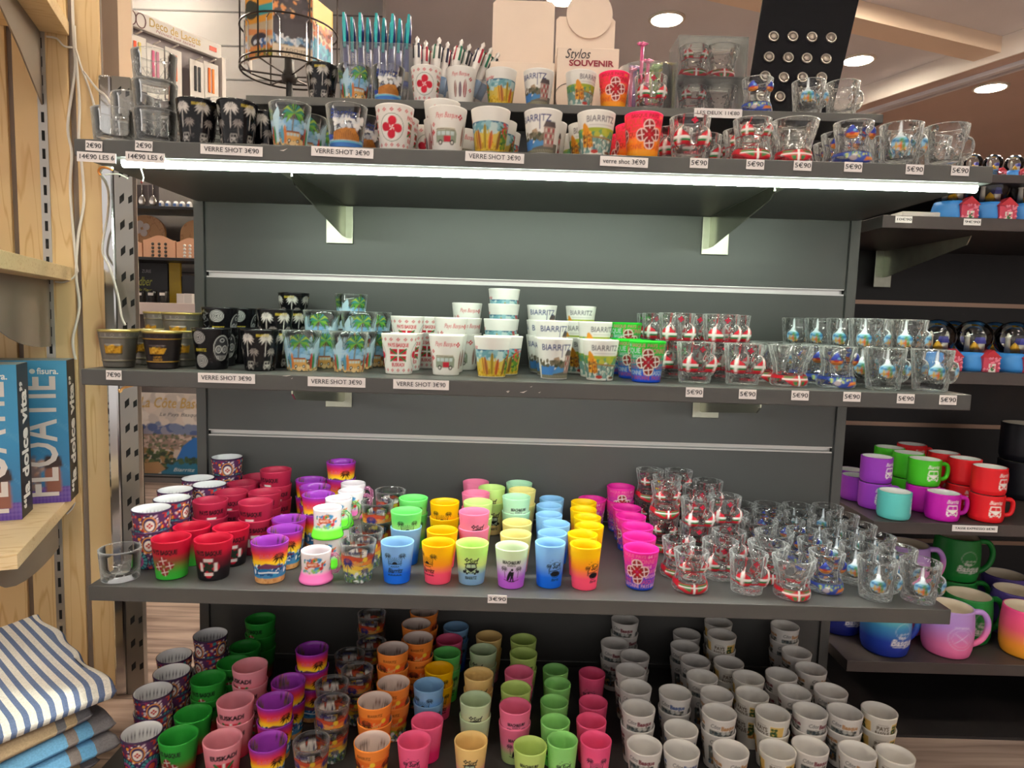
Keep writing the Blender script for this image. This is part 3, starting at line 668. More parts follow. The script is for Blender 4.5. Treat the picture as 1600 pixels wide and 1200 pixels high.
clear('k_palm', 'black glass with silver palms', d_kpalm, .0212, .0276, base=(14, 14, 17), inner=inn((20, 20, 24)), m=M_GLOSS, group='black silver-printed glasses')
def d_skull(c):
    s1, s2 = (185, 183, 182), (120, 120, 124)
    for x0 in (-64, 16):
        for k in range(5): c.ring(x0-20, 47, 2+k*1.9, 1.8+k*1.7, .8, s1); c.ring(x0-18, 13, 2+k*2, 1.8+k*1.8, .9, s1)
        c.ell(x0+14, 32, 12, 18, (40, 40, 44)); c.ring(x0+14, 32, 12, 18, .8, s1); c.ring(x0+9, 30, 4.2, 5, 1.1, s1); c.ring(x0+19, 30, 4.2, 5, 1.1, s1); c.ell(x0+9, 30, 2.4, 3, s2); c.ell(x0+19, 30, 2.4, 3, s2)
        for i in range(6): c.line([(x0+7+i*2.8, 16), (x0+7+i*2.8, 21)], .8, s1)
        c.ring(x0+14, 43, 3, 2.5, .8, s1); c.text('BIARRITZ', x0-18, 29, 4.8, (205, 185, 60), .02, 0, 18)
        for i in range(18): a = i*1.7; c.line([(x0+36+10*math.sin(a), 6+i*2.8), (x0+38+10*math.sin(a+.8), 9+i*2.8)], .8, s2)
        c.flower(x0+38, 45, 5, s2); c.flower(x0+40, 15, 6, s2)
clear('k_skull', 'black glass with silver skulls and roses', d_skull, .0212, .0276, base=(14, 14, 17), inner=inn((20, 20, 24)), m=M_GLOSS, group='black silver-printed glasses')
# pewter cups with gilded relief
def pewter(key, desc, base):
    c = Cv(155, 54, base, nu=120, nv=48); gold = (205, 155, 45)
    for y in (10, 43): c.band(y, y+.9, gold if key == 'm_dark' else (150, 140, 105))
    c.band(51.5, 54, (185, 165, 95))
    for i, x0 in enumerate((-52, 0, 52)):
        c.poly([(x0-11, 22), (x0+9, 22), (x0+13, 30), (x0-2, 30), (x0-11, 31)] if key == 'm_dark' else [(x0-12, 21), (x0+12, 21), (x0+13, 33), (x0+6, 31), (x0, 34), (x0-7, 31), (x0-13, 34)], gold)
        c.blotch(x0-10, x0+10, 22, 31, [(230, 190, 80), (150, 105, 25), (215, 165, 50)], 30, 2, i); c.text('LE PORT', x0, 17.5, 3.2, gold if key == 'm_dark' else (120, 108, 90), .02, 0, 12); c.text('BIARRITZ', x0, 13.5, 3, gold if key == 'm_dark' else (120, 108, 90), .02, 0, 14)
    for i in range(8): c.text('BIARRITZ'[i], -66+i*19, 47.3, 5, shade(base, 1.35), .03); c.ring(-57+i*19, 47.3, 2, 1.6, .6, shade(base, 1.35))
    def relief(th, t):
        r = 0.0006*np.ones_like(th)*(1.0 if (abs(t*54-10.4) < 1 or abs(t*54-43.4) < 1 or t > .95) else 0.0)
        if 20 < t*54 < 34:
            for a in (-2.1, 0, 2.1): r = r+0.0012*(np.abs(th-a) < .45)
        return r
    me = revolve('pewter_shot_cup', taper(.0200, .0268), .054, .0016, .004, c, inn((165, 155, 120)), M_PEWTER, mod=relief)
    kind(key, 'pewter_shot_cup', 'shot cup', desc, me, .054, .0270, .0272, group='gilded pewter cups')
pewter('m_grey', 'grey pewter cup with gilded relief', (120, 116, 108)); pewter('m_dark', 'dark bronze cup with gilded relief', (48, 42, 44))
# etched tumbler
def d_etch(c):
    W8 = (238, 238, 236)
    for x0 in (-68, -23, 23, 68):
        for s_ in (1, -1): c.line([(x0-9*s_, 6), (x0, 22), (x0+7*s_, 34)], .9, W8, .5)
        c.ell(x0, 29, 1.8, 1.8, W8, .6); c.ring(x0, 22, 10, 14, .6, W8, .35)
    c.band(0, 1.2, W8, .25); c.band(44, 46, W8, .18)
clear('crystal', 'clear etched tumbler', d_etch, .0255, .0288, .0460, .0385, name='etched_tumbler', foot=.009, group='clear etched tumblers', cat='tumbler', circ=172)
# cast figure glasses
def flag_cup(c, x0, y0, wd, h):
    c.poly([(x0, y0+h*1.25), (x0+wd*.34, y0+h*.85), (x0+wd*.5, y0+h*.35), (x0+wd*.42, y0), (x0-wd*.42, y0), (x0-wd*.5, y0+h*.35), (x0-wd*.34, y0+h*.85)], (210, 30, 50))
    c.rect(x0-wd*.49, x0+wd*.49, y0+h*.28, y0+h*.46, (35, 130, 75)); c.rect(x0-wd*.47, x0+wd*.47, y0+h*.46, y0+h*.66, (250, 248, 244))
    c.line([(x0-wd*.05, y0), (x0, y0+h*1.2)], wd*.17, (250, 248, 244))
def bumps(cs):
    def f(th, t):
        r = np.zeros_like(th)
        for a, tt, sa, st, amp in cs:
            q = np.clip(1-((th-a)/sa)**2-((t-tt)/st)**2, 0, 1); r = r+amp*np.sqrt(q)*np.where(q > 0, 1, 0)
        return r
    return f
BUST = bumps([(-.62, .47, .46, .27, .0095), (.62, .47, .46, .27, .0095)])
def cast(key, desc, draw, R, H, step, rt, mod, name, wall=.0045, foot=.012, inner_r=None, cat='novelty glass', group=None):
    c = Cv(165, H*1000, None, nu=104, nv=44); draw(c)
    me = revolve(name, R, H, wall, foot, c, CL, M_CAST, mod=mod, foot_col=CL, inmod=inner_r)
    kind(key, name, cat, desc, me, H, step, rt, group=group)
def d_bflag(c):
    for x0 in (-16.5, 16.5):
        flag_cup(c, x0, 18, 24, 18); c.line([(x0, 40), (x0-np.sign(x0)*1.5, 48), (x0-np.sign(x0)*2.5, 60)], 1.5, (205, 30, 50)); c.line([(x0, 36), (x0-np.sign(x0)*1.5, 46)], .9, (250, 248, 244))
    c.band(18, 20, (190, 20, 50)); c.lauburu(0, 51, 5, (190, 15, 55), 0); c.text('PAYS BASQUE', 0, 9, 5, (205, 55, 75), .02, 0, 28)
bcone = taper(.0225, .0283)
cast('bust_flag', 'clear bust glass with flag bikini top', d_bflag, bcone, .060, .043, .0295, BUST, 'bust_glass', group='flag bikini bust glasses')
def d_bbeach(c):
    for x0 in (-16.5, 16.5):
        c.ell(x0, 29, 9, 10, (150, 205, 235)); c.blotch(x0-7, x0+7, 30, 37, [(60, 130, 190), (110, 190, 215), (90, 150, 90)], 18, 3, 2); c.blotch(x0-7, x0+7, 20, 25, [(230, 185, 120), (215, 150, 70)], 14, 3, 3)
        for dx, cc in ((1, (225, 110, 50)), (4, (90, 140, 70)), (-3, (220, 180, 80))): c.board(x0+dx, 20, 2.6, 11, cc)
        c.poly([(x0-3, 38), (x0-1, 59), (x0+1, 59), (x0+3, 38)], (235, 242, 248)); c.poly([(x0-6, 36), (x0, 43), (x0+6, 36)], (225, 238, 246))
    c.text('BIARRITZ', 0, 53, 4.6, (50, 50, 50), .02, 0, 15); c.line([(-9, 22), (9, 22)], .7, (225, 230, 235), .6)
cast('bust_beach', 'clear bust glass with beach print', d_bbeach, bcone, .060, .043, .0295, BUST, 'bust_glass', group='beach print bust glasses')
def d_bplain(c):
    c.band(24, 25, (235, 235, 235), .4)
    for x0 in (-16.5, 16.5): c.line([(x0, 36), (x0*.85, 58)], .8, (240, 240, 240), .4)
cast('bust_plain', 'plain clear bust glass', d_bplain, bcone, .060, .043, .0295, BUST, 'bust_glass', group='plain bust glasses')
def R_torso(t):
    return float(np.interp(t, [0, .04, .12, .24, .36, .5, .66, .8, .92, 1], [.0228, .0262, .0272, .0256, .0226, .0212, .0228, .0246, .0258, .0264]))
TB = bumps([(-.6, .70, .46, .17, .0065), (.6, .70, .46, .17, .0065)])
def d_tflag(c):
    for x0 in (-15.5, 15.5): flag_cup(c, x0, 34, 19, 13); c.line([(x0, 46), (x0*.7, 58)], 1.3, (205, 30, 50))
    c.band(34, 35.6, (190, 20, 50)); c.text('BIARRITZ', 0, 27, 4.4, (70, 45, 45), .02, 0, 17)
    c.poly([(-82, 17), (-30, 19), (-22, 16), (22, 16), (30, 19), (82, 17), (82, 13), (32, 11), (9, 1), (-9, 1), (-32, 11), (-82, 13)], (205, 30, 50))
    c.poly([(-27, 15), (-5, 14.5), (-5, 5), (-14, 9)], (60, 140, 70)); c.poly([(27, 15), (5, 14.5), (5, 5), (14, 9)], (60, 140, 70)); c.line([(0, 16), (0, 1)], 3, (250, 248, 244)); c.line([(-24, 11.5), (24, 11.5)], 1.8, (250, 248, 244))
cast('torso_flag', 'clear torso glass with flag bikini', d_tflag, R_torso, .060, .0610, .0275, TB, 'torso_glass', .005, .017, group='flag bikini torso glasses')
def d_tblue(c):
    for x0 in (-15.5, 15.5):
        c.ell(x0, 40, 9, 6, (225, 140, 60)); c.poly([(x0-8.5, 41), (x0, 53), (x0+8.5, 41)], (50, 70, 170)); c.ell(x0, 40, 3.4, 1.6, (190, 50, 50)); c.line([(x0-6, 36.5), (x0+6, 36.5)], 1.2, (110, 50, 40)); c.ell(x0+3, 44, 2, 1.6, (120, 180, 220))
    c.line([(-40, 44), (-22, 39)], 1.4, (50, 60, 140)); c.line([(22, 39), (40, 44)], 1.4, (50, 60, 140)); c.line([(-8, 39), (8, 39)], 1.2, (50, 60, 140)); c.text('BIARRITZ', 0, 26, 4.4, (45, 45, 50), .02, 0, 17)
    c.poly([(-82, 18), (-28, 17), (28, 17), (82, 18), (82, 13), (26, 12), (8, 1), (-8, 1), (-26, 12), (-82, 13)], (50, 75, 165)); c.blotch(-26, 26, 9, 15, [(120, 175, 120), (200, 210, 110), (80, 120, 190), (235, 240, 240)], 26, 3, 5)
    c.poly([(2, 4), (20, 7), (22, 11), (6, 10)], (225, 130, 60)); c.ell(-12, 8, 5, 3.5, (180, 165, 170))
cast('torso_blue', 'clear torso glass with blue bikini', d_tblue, R_torso, .060, .0610, .0275, TB, 'torso_glass', .005, .017, group='blue bikini torso glasses')
def R_brief(t):
    return float(np.interp(t, [0, .05, .14, .26, .36, .55, .8, 1], [.0235, .0262, .0268, .0245, .0225, .0250, .0292, .0318]))
ABS = lambda th, t: (0.0016*np.cos(th*6)*np.cos(t*30)*np.exp(-(th/1.5)**2) if .3 < t < .93 else 0.0*th)+(bumps([(-.5, .78, .5, .16, .003), (.5, .78, .5, .16, .003)])(th, t))
def d_brief(c):
    c.poly([(-82, 18), (-25, 17), (25, 17), (82, 18), (82, 11), (25, 12), (9, 2), (-9, 2), (-25, 12), (-82, 11)], (210, 30, 50))
    c.poly([(-24, 16), (-4, 16), (-12, 13), (-22, 13.5)], (50, 135, 75)); c.poly([(24, 16), (4, 16), (12, 13), (22, 13.5)], (50, 135, 75)); c.poly([(-10, 9), (-3, 9), (-3, 3), (-7, 3)], (50, 135, 75)); c.poly([(10, 9), (3, 9), (3, 3), (7, 3)], (50, 135, 75))
    c.line([(0, 17), (0, 2)], 3, (250, 248, 244)); c.line([(-25, 11.5), (25, 11.5)], 2, (250, 248, 244)); c.text('BIARRITZ', -25, 6, 4.2, (60, 45, 45), .02, 0, 14)
cast('brief', 'flared six-pack torso glass with flag briefs', d_brief, R_brief, .060, .0450, .0318, ABS, 'torso_glass', .005, .016, group='flag briefs torso glasses')
# mini beer mugs
def mini(key, low, desc):
    c = Cv(135, 47, [(0, low), (.3, low), (.46, (228, 218, 220)), (1, (232, 226, 230))], nu=96, nv=40)
    for x0 in (-45, 0, 45):
        c.blotch(x0-17, x0+17, 24, 40, [(60, 150, 90), (200, 50, 60), (235, 120, 60), (70, 140, 190)], 40, 4, 3); c.rect(x0-11, x0+7, 27, 34, (200, 95, 60)); c.text('BIARRITZ', x0-2, 30.5, 4, (250, 235, 220), .02, 0, 14)
        c.blotch(x0-17, x0+17, 18, 23, [(110, 180, 190), (150, 200, 90)], 14, 3, 6)
    Rm = lambda t: float(np.interp(t, [0, .08, .22, .4, 1], [.0245, .0252, .0232, .0212, .0222]))
    me = revolve('mini_beer_mug', Rm, .047, .0022, .006, c, inn((226, 216, 222)), M_GLOSS)
    h = MB().tube([(.021, 0, .038), (.028, 0, .040), (.0345, 0, .034), (.0352, 0, .022), (.031, 0, .014), (.0225, 0, .012)], .0033, 8).mesh('mug_handle', M_CAST, True)
    at = h.color_attributes.new('Col', 'FLOAT_COLOR', 'POINT'); at.data.foreach_set('color', [*lin(low), .25]*len(h.vertices))
    kind(key, 'mini_beer_mug', 'mini mug', desc, me, .047, .0475, .0252, (('handle', h),), group='miniature beer mugs')
mini('mini_p', (255, 130, 205), 'miniature beer mug, pink foot'); mini('mini_g', (110, 245, 60), 'miniature beer mug, lime foot')
# mugs of the neighbouring unit
def mug(key, name, desc, stops, H, rt, rb, draw, inner, hr, group, circ=None, belly=0.0):
    c = Cv(circ or 2000*math.pi*rt, H*1000, stops, nu=112, nv=48)
    if draw: draw(c)
    Rm = lambda t: float(rb+(rt-rb)*min(1, (t*6)**.5 if t < .1667 else 1)+belly*math.sin(math.pi*t))
    me = revolve(name, Rm, H, .0032, .006, c, inn(inner), M_MUG, rim_col=inn(stops[-1][1] if not isinstance(stops[0], (int, float)) else stops))
    x = rt+belly*.6
    pts = [(x*.95, 0, H*.80), (x+hr*.7, 0, H*.80), (x+hr, 0, H*.68), (x+hr, 0, H*.42), (x+hr*.72, 0, H*.24), (x*.95, 0, H*.20)] if hr < .03 else [(x*.96, 0, H*.86), (x+hr*.6, 0, H*.86), (x+hr*.95, 0, H*.70), (x+hr, 0, H*.5), (x+hr*.8, 0, H*.3), (x+hr*.4, 0, H*.18), (x*.93, 0, H*.13)]
    P = []
    for i in range(len(pts)-1):
        for k in range(4):
            t = k/4; p0, p1, p2, p3 = pts[max(i-1, 0)], pts[i], pts[i+1], pts[min(i+2, len(pts)-1)]
            P.append(tuple(.5*((2*b)+(-a+cc)*t+(2*a-5*b+4*cc-d)*t*t+(-a+3*b-3*cc+d)*t**3) for a, b, cc, d in zip(p0, p1, p2, p3)))
    P.append(pts[-1])
    h = MB().tube(P, .0042 if hr < .03 else .0058, 10).mesh('mug_handle', M_MUG, True)
    top = stops if isinstance(stops[0], (int, float)) else None
    at = h.color_attributes.new('Col', 'FLOAT_COLOR', 'POINT'); cc = []
    for v in h.vertices:
        t = v.co.z/H
        q = lin(top) if top else [float(np.interp(t, [s_ for s_, _ in stops], [lin(k)[i] for _, k in stops])) for i in range(3)]
        cc += [*q, 1.0]
    at.data.foreach_set('color', cc)
    kind(key, name, 'mug', desc, me, H, H+.0008, rt+belly, (('handle', h),), group=group)
def d_vanmug(c):
    for x0 in (0,): c.text('Biarritz', x0, 40, 9, (235, 230, 225), .015, .3, 24); c.van_front(x0, 12, 23, (238, 234, 228), c_cur[0])
c_cur = [None]
for key, colr, nm in (('em_pu', (150, 55, 185), 'purple'), ('em_gr', (70, 195, 30), 'green'), ('em_re', (225, 25, 35), 'red'), ('em_ma', (200, 25, 175), 'magenta'), ('em_te', (95, 195, 190), 'teal')):
    c_cur[0] = colr
    mug(key, 'espresso_mug', nm+' espresso mug with camper van', colr, .052, .0295, .0255, d_vanmug, (225, 225, 222), .019, 'enamel-look espresso mugs')
def d_emblem(c):
    w_ = (225, 215, 200); c.ring(0, 44, 20, 20, .9, w_); c.board(0, 30, 9, 27, w_); c.flower(0, 43, 3, (20, 20, 28)); c.text('PAYS BASQUE', 0, 68, 6, w_, .03, 0, 34); c.text('SEA SUN SURF', 0, 20, 6, w_, .03, 0, 34)
    for y in (34, 38, 42, 46):
        c.waves(-12, y, 13, 2, w_, .6); c.waves(12, y, 13, 2, w_, .6)
    c.sun(10, 54, 8, w_, 9); c.line([(-17, 54), (-6, 58), (2, 56)], .7, w_)
mug('bm_black', 'large_mug', 'large black mug with surfboard emblem', (16, 17, 26), .082, .0500, .0440, d_emblem, (225, 215, 195), .034, 'large black mugs')
def d_basq(c):
    w_ = (235, 230, 225); c.ring(0, 56, 15, 15, .7, w_, .6); c.text('Pays', -3, 44, 9, w_, .02, .3, 14); c.text('Basque', 0, 33, 17, w_, .02, .3, 46); c.line([(-18, 25), (6, 23.5), (22, 27)], 1.2, w_); c.waves(3, 49, 22, 3, w_, .6)
def d_cross(c):
    w_ = (225, 205, 235); c.ring(0, 45, 23, 23, .7, w_); c.ring(0, 45, 17, 17, .5, w_); c.line([(-11, 36), (11, 54)], .9, w_); c.line([(-11, 54), (11, 36)], .9, w_); c.text('PAYS BASQUE', 0, 66, 4.5, w_, .02, 0, 26)
def d_pb(c):
    w_ = (250, 235, 215); c.ring(0, 44, 26, 28, .5, w_, .7); c.text('Pays Basque', 0, 44, 14, w_, .02, .3, 48); c.flower(0, 60, 4, w_); c.board(2, 22, 5, 14, w_, None, -.2); c.text('PAYS BASQUE', 0, 70, 4, w_, .02, 0, 30)
CRM = (225, 210, 185)
mug('bg_blue', 'stoneware_mug', 'blue and turquoise gradient mug', [(0, (20, 40, 140)), (.35, (25, 55, 160)), (.65, (60, 140, 190)), (.85, (110, 200, 190)), (1, (120, 205, 190))], .094, .0425, .0385, d_basq, CRM, .036, 'matt gradient mugs', belly=.003)
mug('bg_navy', 'stoneware_mug', 'navy blue mug', [(0, (15, 25, 110)), (.6, (25, 45, 140)), (1, (40, 90, 170))], .094, .0425, .0385, d_basq, CRM, .036, 'matt gradient mugs', belly=.003)
mug('bg_pp', 'stoneware_mug', 'lilac to pink gradient mug', [(0, (240, 110, 165)), (.3, (235, 120, 175)), (.7, (185, 140, 215)), (1, (185, 150, 215))], .094, .0425, .0385, d_cross, CRM, .036, 'matt gradient mugs', belly=.003)
mug('bg_po', 'stoneware_mug', 'pink to orange gradient mug', [(0, (240, 165, 40)), (.3, (240, 150, 50)), (.6, (235, 90, 120)), (1, (235, 75, 140))], .094, .0425, .0385, d_pb, CRM, .036, 'matt gradient mugs', belly=.003)
mug('bg_gr', 'stoneware_mug', 'green mug', (25, 125, 50), .094, .0425, .0385, d_basq, CRM, .036, 'matt gradient mugs', belly=.003)
mug('bg_vi', 'stoneware_mug', 'violet mug', (85, 65, 140), .094, .0425, .0385, d_basq, CRM, .036, 'matt gradient mugs', belly=.003)
# ------------------------------------------------------------------ room and units
ZT, ZM, ZL, ZB = Z0+.313, Z0, Z0-.3139, Z0-.6054
TH, DEP, HW = .0225, .3616, .625
ZR = Z0+.4535                     # small raised ledge above the top shelf
def project(p):
    d = Vector(p)-EYE; z = d.dot(F0); return 800+CAM['f']*d.dot(RX)/z, 600-CAM['f']*d.dot(UX)/z

M_GREY = noise_tint(mat('anthracite_laminate', (72, 72, 71), .42, 0, .45), amount=.015, nscale=14)
M_GREYD = noise_tint(mat('dark_anthracite_laminate', (56, 53, 54), .45, 0, .4), amount=.06, nscale=60)
M_ALU = mat('aluminium_profile', (205, 205, 202), .28, .9)
M_CHROME = mat('chrome', (200, 200, 200), .14, 1.0)
M_ZINC = noise_tint(mat('yellow_zinc_steel', (158, 158, 144), .36, .9), amount=.12, nscale=30)
M_ZINCA = noise_tint(mat('yellow_zinc_arm', (176, 176, 156), .2, 1.0), amount=.1, nscale=30)
M_BLACK = mat('black_plastic', (16, 16, 18), .4)
M_SLOT = mat('dark_slot', (12, 12, 12), .8)
M_CARD = noise_tint(mat('price_card', (232, 226, 224), .6), amount=.02, nscale=50)
M_INK = mat('black_ink', (35, 35, 40), .6)
M_WHITE = mat('white_board', (238, 232, 226), .55)
M_CABLE = mat('white_cable', (228, 224, 216), .45)
M_LED = mat('led_light', (255, 255, 255), .5, emit=(234, 255, 233), estr=LED_TOP)
M_LEDM = mat('led_light_mid', (255, 255, 255), .5, emit=(250, 255, 246), estr=LED_MID)
M_PRINT = ware('printed_card', .4, .4)
M_PINE = wood_mat('pine_boards', (226, 196, 146), (208, 170, 116), (160, 112, 72), 22, (3.2, 3.2, .22))
M_PINEH = wood_mat('pine_shelf', (234, 208, 164), (216, 182, 130), (165, 118, 78), 24, (.5, 4.5, 6), .5)
M_BEIGE = mat('beige_laminate', (224, 198, 170), .5)

# floor of wood-look planks
fm = bpy.data.materials.new('wood_look_vinyl'); fm.use_nodes = True; n, l = nodes(fm); b = n['Principled BSDF']; b.inputs['Roughness'].default_value = .45
tc = n.new('ShaderNodeTexCoord'); mp = n.new('ShaderNodeMapping'); mp.inputs['Scale'].default_value = (.55, 7, 1); mp.inputs['Rotation'].default_value = (0, 0, .12)
no = n.new('ShaderNodeTexNoise'); no.inputs['Scale'].default_value = 5; no.inputs['Detail'].default_value = 8; no.inputs['Distortion'].default_value = .6
rp = n.new('ShaderNodeValToRGB'); rp.color_ramp.elements[0].position = .32; rp.color_ramp.elements[0].color = lin4((112, 92, 84)); rp.color_ramp.elements[1].position = .68; rp.color_ramp.elements[1].color = lin4((188, 166, 154))
br = n.new('ShaderNodeTexBrick'); br.inputs['Scale'].default_value = 1; br.inputs['Brick Width'].default_value = 1.2; br.inputs['Row Height'].default_value = .19; br.inputs['Mortar Size'].default_value = .002
br.inputs['Color1'].default_value = (1, 1, 1, 1); br.inputs['Color2'].default_value = (.86, .86, .86, 1); br.inputs['Mortar'].default_value = (.45, .45, .45, 1)
mu = n.new('ShaderNodeMixRGB'); mu.blend_type = 'MULTIPLY'; mu.inputs[0].default_value = 1
l.new(tc.outputs['Object'], mp.inputs[0]); l.new(mp.outputs[0], no.inputs['Vector']); l.new(no.outputs[0], rp.inputs[0]); l.new(tc.outputs['Object'], br.inputs['Vector'])
l.new(rp.outputs[0], mu.inputs[1]); l.new(br.outputs[0], mu.inputs[2]); l.new(mu.outputs[0], b.inputs['Base Color'])
structure(MB().box(-5, 5, -3.5, 6.5, -.1, 0).put('floor', fm))
CEIL = Z0+1.6
M_CEIL = noise_tint(mat('ceiling_paint', (214, 212, 216), .8), amount=.03, nscale=3)
structure(MB().box(-5, 5, -3.5, 6.5, CEIL, CEIL+.1).put('ceiling', M_CEIL))
M_WALLB = noise_tint(mat('warm_wall_paint', (176, 150, 134), .8), amount=.03, nscale=3)
structure(MB().box(-5, 5, 6.4, 6.5, 0, CEIL).put('wall_back', M_WALLB))
structure(MB().box(4.9, 5, -3.5, 6.4, 0, CEIL).put('wall_right', M_WALLB))
# lowered ceiling with a front face painted pale to look brightly lit, and the beam that meets it
zs = Z0+1.49
A = on_z(1565, 92, zs); B = on_z(1335, 168, zs); dv = (A-B); dv.z = 0; dv.normalize(); nv_ = Vector((-dv.y, dv.x, 0))
if nv_.y < 0: nv_ = -nv_
a0 = B-dv*1.6; a1 = A+dv*4
s0 = MB().prism([(a0.x, a0.y), (a1.x, a1.y), (a1.x+nv_.x*4, a1.y+nv_.y*4), (a0.x+nv_.x*4, a0.y+nv_.y*4)], 'z', zs, CEIL-.001).put('ceiling_lowered', noise_tint(mat('lowered_ceiling_paint', (192, 168, 156), .8), amount=.03, nscale=3)); structure(s0)
q0, q1 = a0-nv_*.012, a1-nv_*.012
structure(MB().prism([(q0.x, q0.y), (q1.x, q1.y), (a1.x-nv_.x*.0005, a1.y-nv_.y*.0005), (a0.x-nv_.x*.0005, a0.y-nv_.y*.0005)], 'z', zs-.004, CEIL-.001).put('trim_ceiling_lit_face', mat('lit_looking_face_paint', (246, 238, 228), .7)))
mold = MB()
for k, (o_, w_) in enumerate(((.10, .035), (.19, .02))):
    p, q = a0+nv_*o_, a1+nv_*o_
    mold.prism([(p.x, p.y), (q.x, q.y), (q.x+nv_.x*w_, q.y+nv_.y*w_), (p.x+nv_.x*w_, p.y+nv_.y*w_)], 'z', zs-.022+k*.008, zs)
structure(mold.put('trim_ceiling', M_CEIL))
zb_ = Z0+1.52
A = on_z(1569, 83, zb_); B = on_z(1337, 27, zb_); dv = (A-B); dv.z = 0; dv.normalize(); nn = Vector((-dv.y, dv.x, 0))
if nn.y < 0: nn = -nn
a0 = B-dv*1.5; a1 = A+dv*.05
structure(MB().prism([(a0.x, a0.y), (a1.x, a1.y), (a1.x+nn.x*.14, a1.y+nn.y*.14), (a0.x+nn.x*.14, a0.y+nn.y*.14)], 'z', zb_, CEIL-.001).put('ceiling_beam', mat('beam_paint', (226, 204, 182), .75)))

# recessed lamps, seen and added
M_RING = mat('lamp_ring', (215, 205, 192), .4)
M_DOWN = mat('lamp_glow', (255, 250, 240), .5, emit=(255, 244, 226), estr=DOWN)
def downlight(p, label, r=.075):
    t = empty('ceiling_downlight', p); tag(t, label, 'ceiling light', 'round recessed ceiling lamps')
    MB().lathe([(r*1.22, 0), (r*1.22, -.006), (r*1.02, -.010), (r*1.0, -.002), (r*1.0, 0)], 40).put('ring', M_RING, t, smooth=True)
    MB().lathe([(0.0001, -.003), (r*1.0, -.003)], 40).put('diffuser', M_DOWN, t)
zc = CEIL-.0005
downlight(on_z(1042, 29, zc), 'round ceiling downlight above the pink flower pens')
downlight(on_z(1341, 93, zc), 'round ceiling downlight beside the black badge board')
downlight(on_z(1548, 136, zs-.0005), 'round downlight in the lowered brown ceiling')
downlight(on_z(880, -4, zc), 'ceiling downlight cut by the picture edge above the white boxes')
k = 0
for x, y in ((-1.1, -1.9), (.5, -2.1), (-.3, -.75), (.9, -.8), (-1.15, -.5), (-1.6, 1.7), (-2.6, 2.6), (2.2, -2.0), (.3, 1.1), (1.2, 1.2), (2.1, 1.2), (3.0, 1.2), (.8, 1.9), (1.7, 1.9), (2.6, 1.9), (3.6, 1.9)):  # added unseen lamps for fill; the larger rear ones brighten the ceiling
    downlight(Vector((x, y, zc)), 'added unseen fill downlight outside the picture', .085 if y < 1 else .125)

# ---- main unit: slotted back panel with frame and groove profiles
def gz(v1, u1): return on_y(u1, v1, DEP).z
GZ = [Z0+.1556, Z0-.1504, ZB+.305-.31]
panel = empty('slatwall_panel', (0, DEP+.012, 0)); tag(panel, 'dark grey slatwall back panel with aluminium groove strips behind the glasses', 'display panel')
HP = .6308
tops = [ZR-.016]+[]; edges = [ZR-.016, GZ[0]+.006, GZ[0]-.006, GZ[1]+.006, GZ[1]-.006, .012]
for i in range(0, 6, 2):
    MB().box(-HP+.019, HP-.019, -.010, .012, edges[i+1], edges[i]).put('slat_board', M_GREY, panel)
MB().box(-HP+.019, HP-.019, .010, .014, 0.012, ZR-.02).put('backing', M_GREYD, panel)
for g in GZ[:2]:
    gp = MB().box(-HP+.021, HP-.021, -.0115, -.0095, g-.0062, g-.0035).box(-HP+.021, HP-.021, -.0115, -.0095, g+.0042, g+.0060).box(-HP+.021, HP-.021, -.002, .0005, g-.006, g+.006)
    gp.put('groove_profile', M_ALU, panel)
for s_ in (-1, 1):
    MB().box(min(s_*HP, s_*(HP-.018)), max(s_*HP, s_*(HP-.018)), -.016, .014, 0.0, ZR-.016).put('stile', M_GREY, panel)
for z in (ZL, ZB):
    MB().box(-HP+.03, HP-.03, -.0118, -.0102, z+.006, z+.0075).put('joint_strip', M_ALU, panel)
PANEL_FACE = DEP+.0015

def shelf(z, label, scr=()):
    o = MB().rbox(-HW, HW, 0, DEP-.0005, z-TH, z, .0012).put('shelf_board', M_GREY)
    return tag(o, label, 'shelf', 'dark grey shelves of the main unit')
shelf(ZT, 'top dark grey shelf with the bright light strip beneath')
shelf(ZM, 'second dark grey shelf carrying pewter cups and stacked glasses')
shelf(ZL, 'third dark grey shelf crowded with colourful shot glasses')
o = MB().rbox(-HW, HW, -.06, DEP-.005, ZB-.03, ZB, .0015).put('shelf_board', M_GREYD); tag(o, 'lowest dark shelf under the rows of stacked glasses', 'shelf', 'dark grey shelves of the main unit')
o = MB().box(-HW+.01, HW-.01, -.03, DEP-.005, 0, ZB-.03).put('plinth', M_GREYD); tag(o, 'dark plinth board beneath the lowest shelf', 'plinth')
# chips of missing laminate on the shelf edges
M_CHIP = mat('bare_chipboard', (214, 206, 200), .8)
def chip(u, v, z, wpx, hpx):
    p = on_y(u, v, -.0003); w_, h_ = wpx/1120, hpx/1120
    return [(p.x-w_/2, p.z-h_*.3), (p.x-w_*.1, p.z-h_*.1), (p.x+w_*.5, p.z+h_*.5), (p.x+w_*.2, p.z-h_*.1), (p.x, p.z-h_*.5)]
for sh, lst in (('top', ((443, 234, 12, 4),)), ('second', ((818, 612, 12, 4), (793, 611, 5, 2), (830, 604, 4, 2), (448, 587, 14, 2), (456, 591, 3, 2), (794, 612, 5, 3), (843, 613, 4, 2)))):
    mb = MB()
    for (u, v, a_, b_) in lst: mb.prism(chip(u, v, 0, a_, b_), 'y', -.0005, .0002)
    mb.put('chipped_edge', M_CHIP, [o_ for o_ in COL.objects if o_.name.startswith('shelf_board')][0 if sh == 'top' else 1])
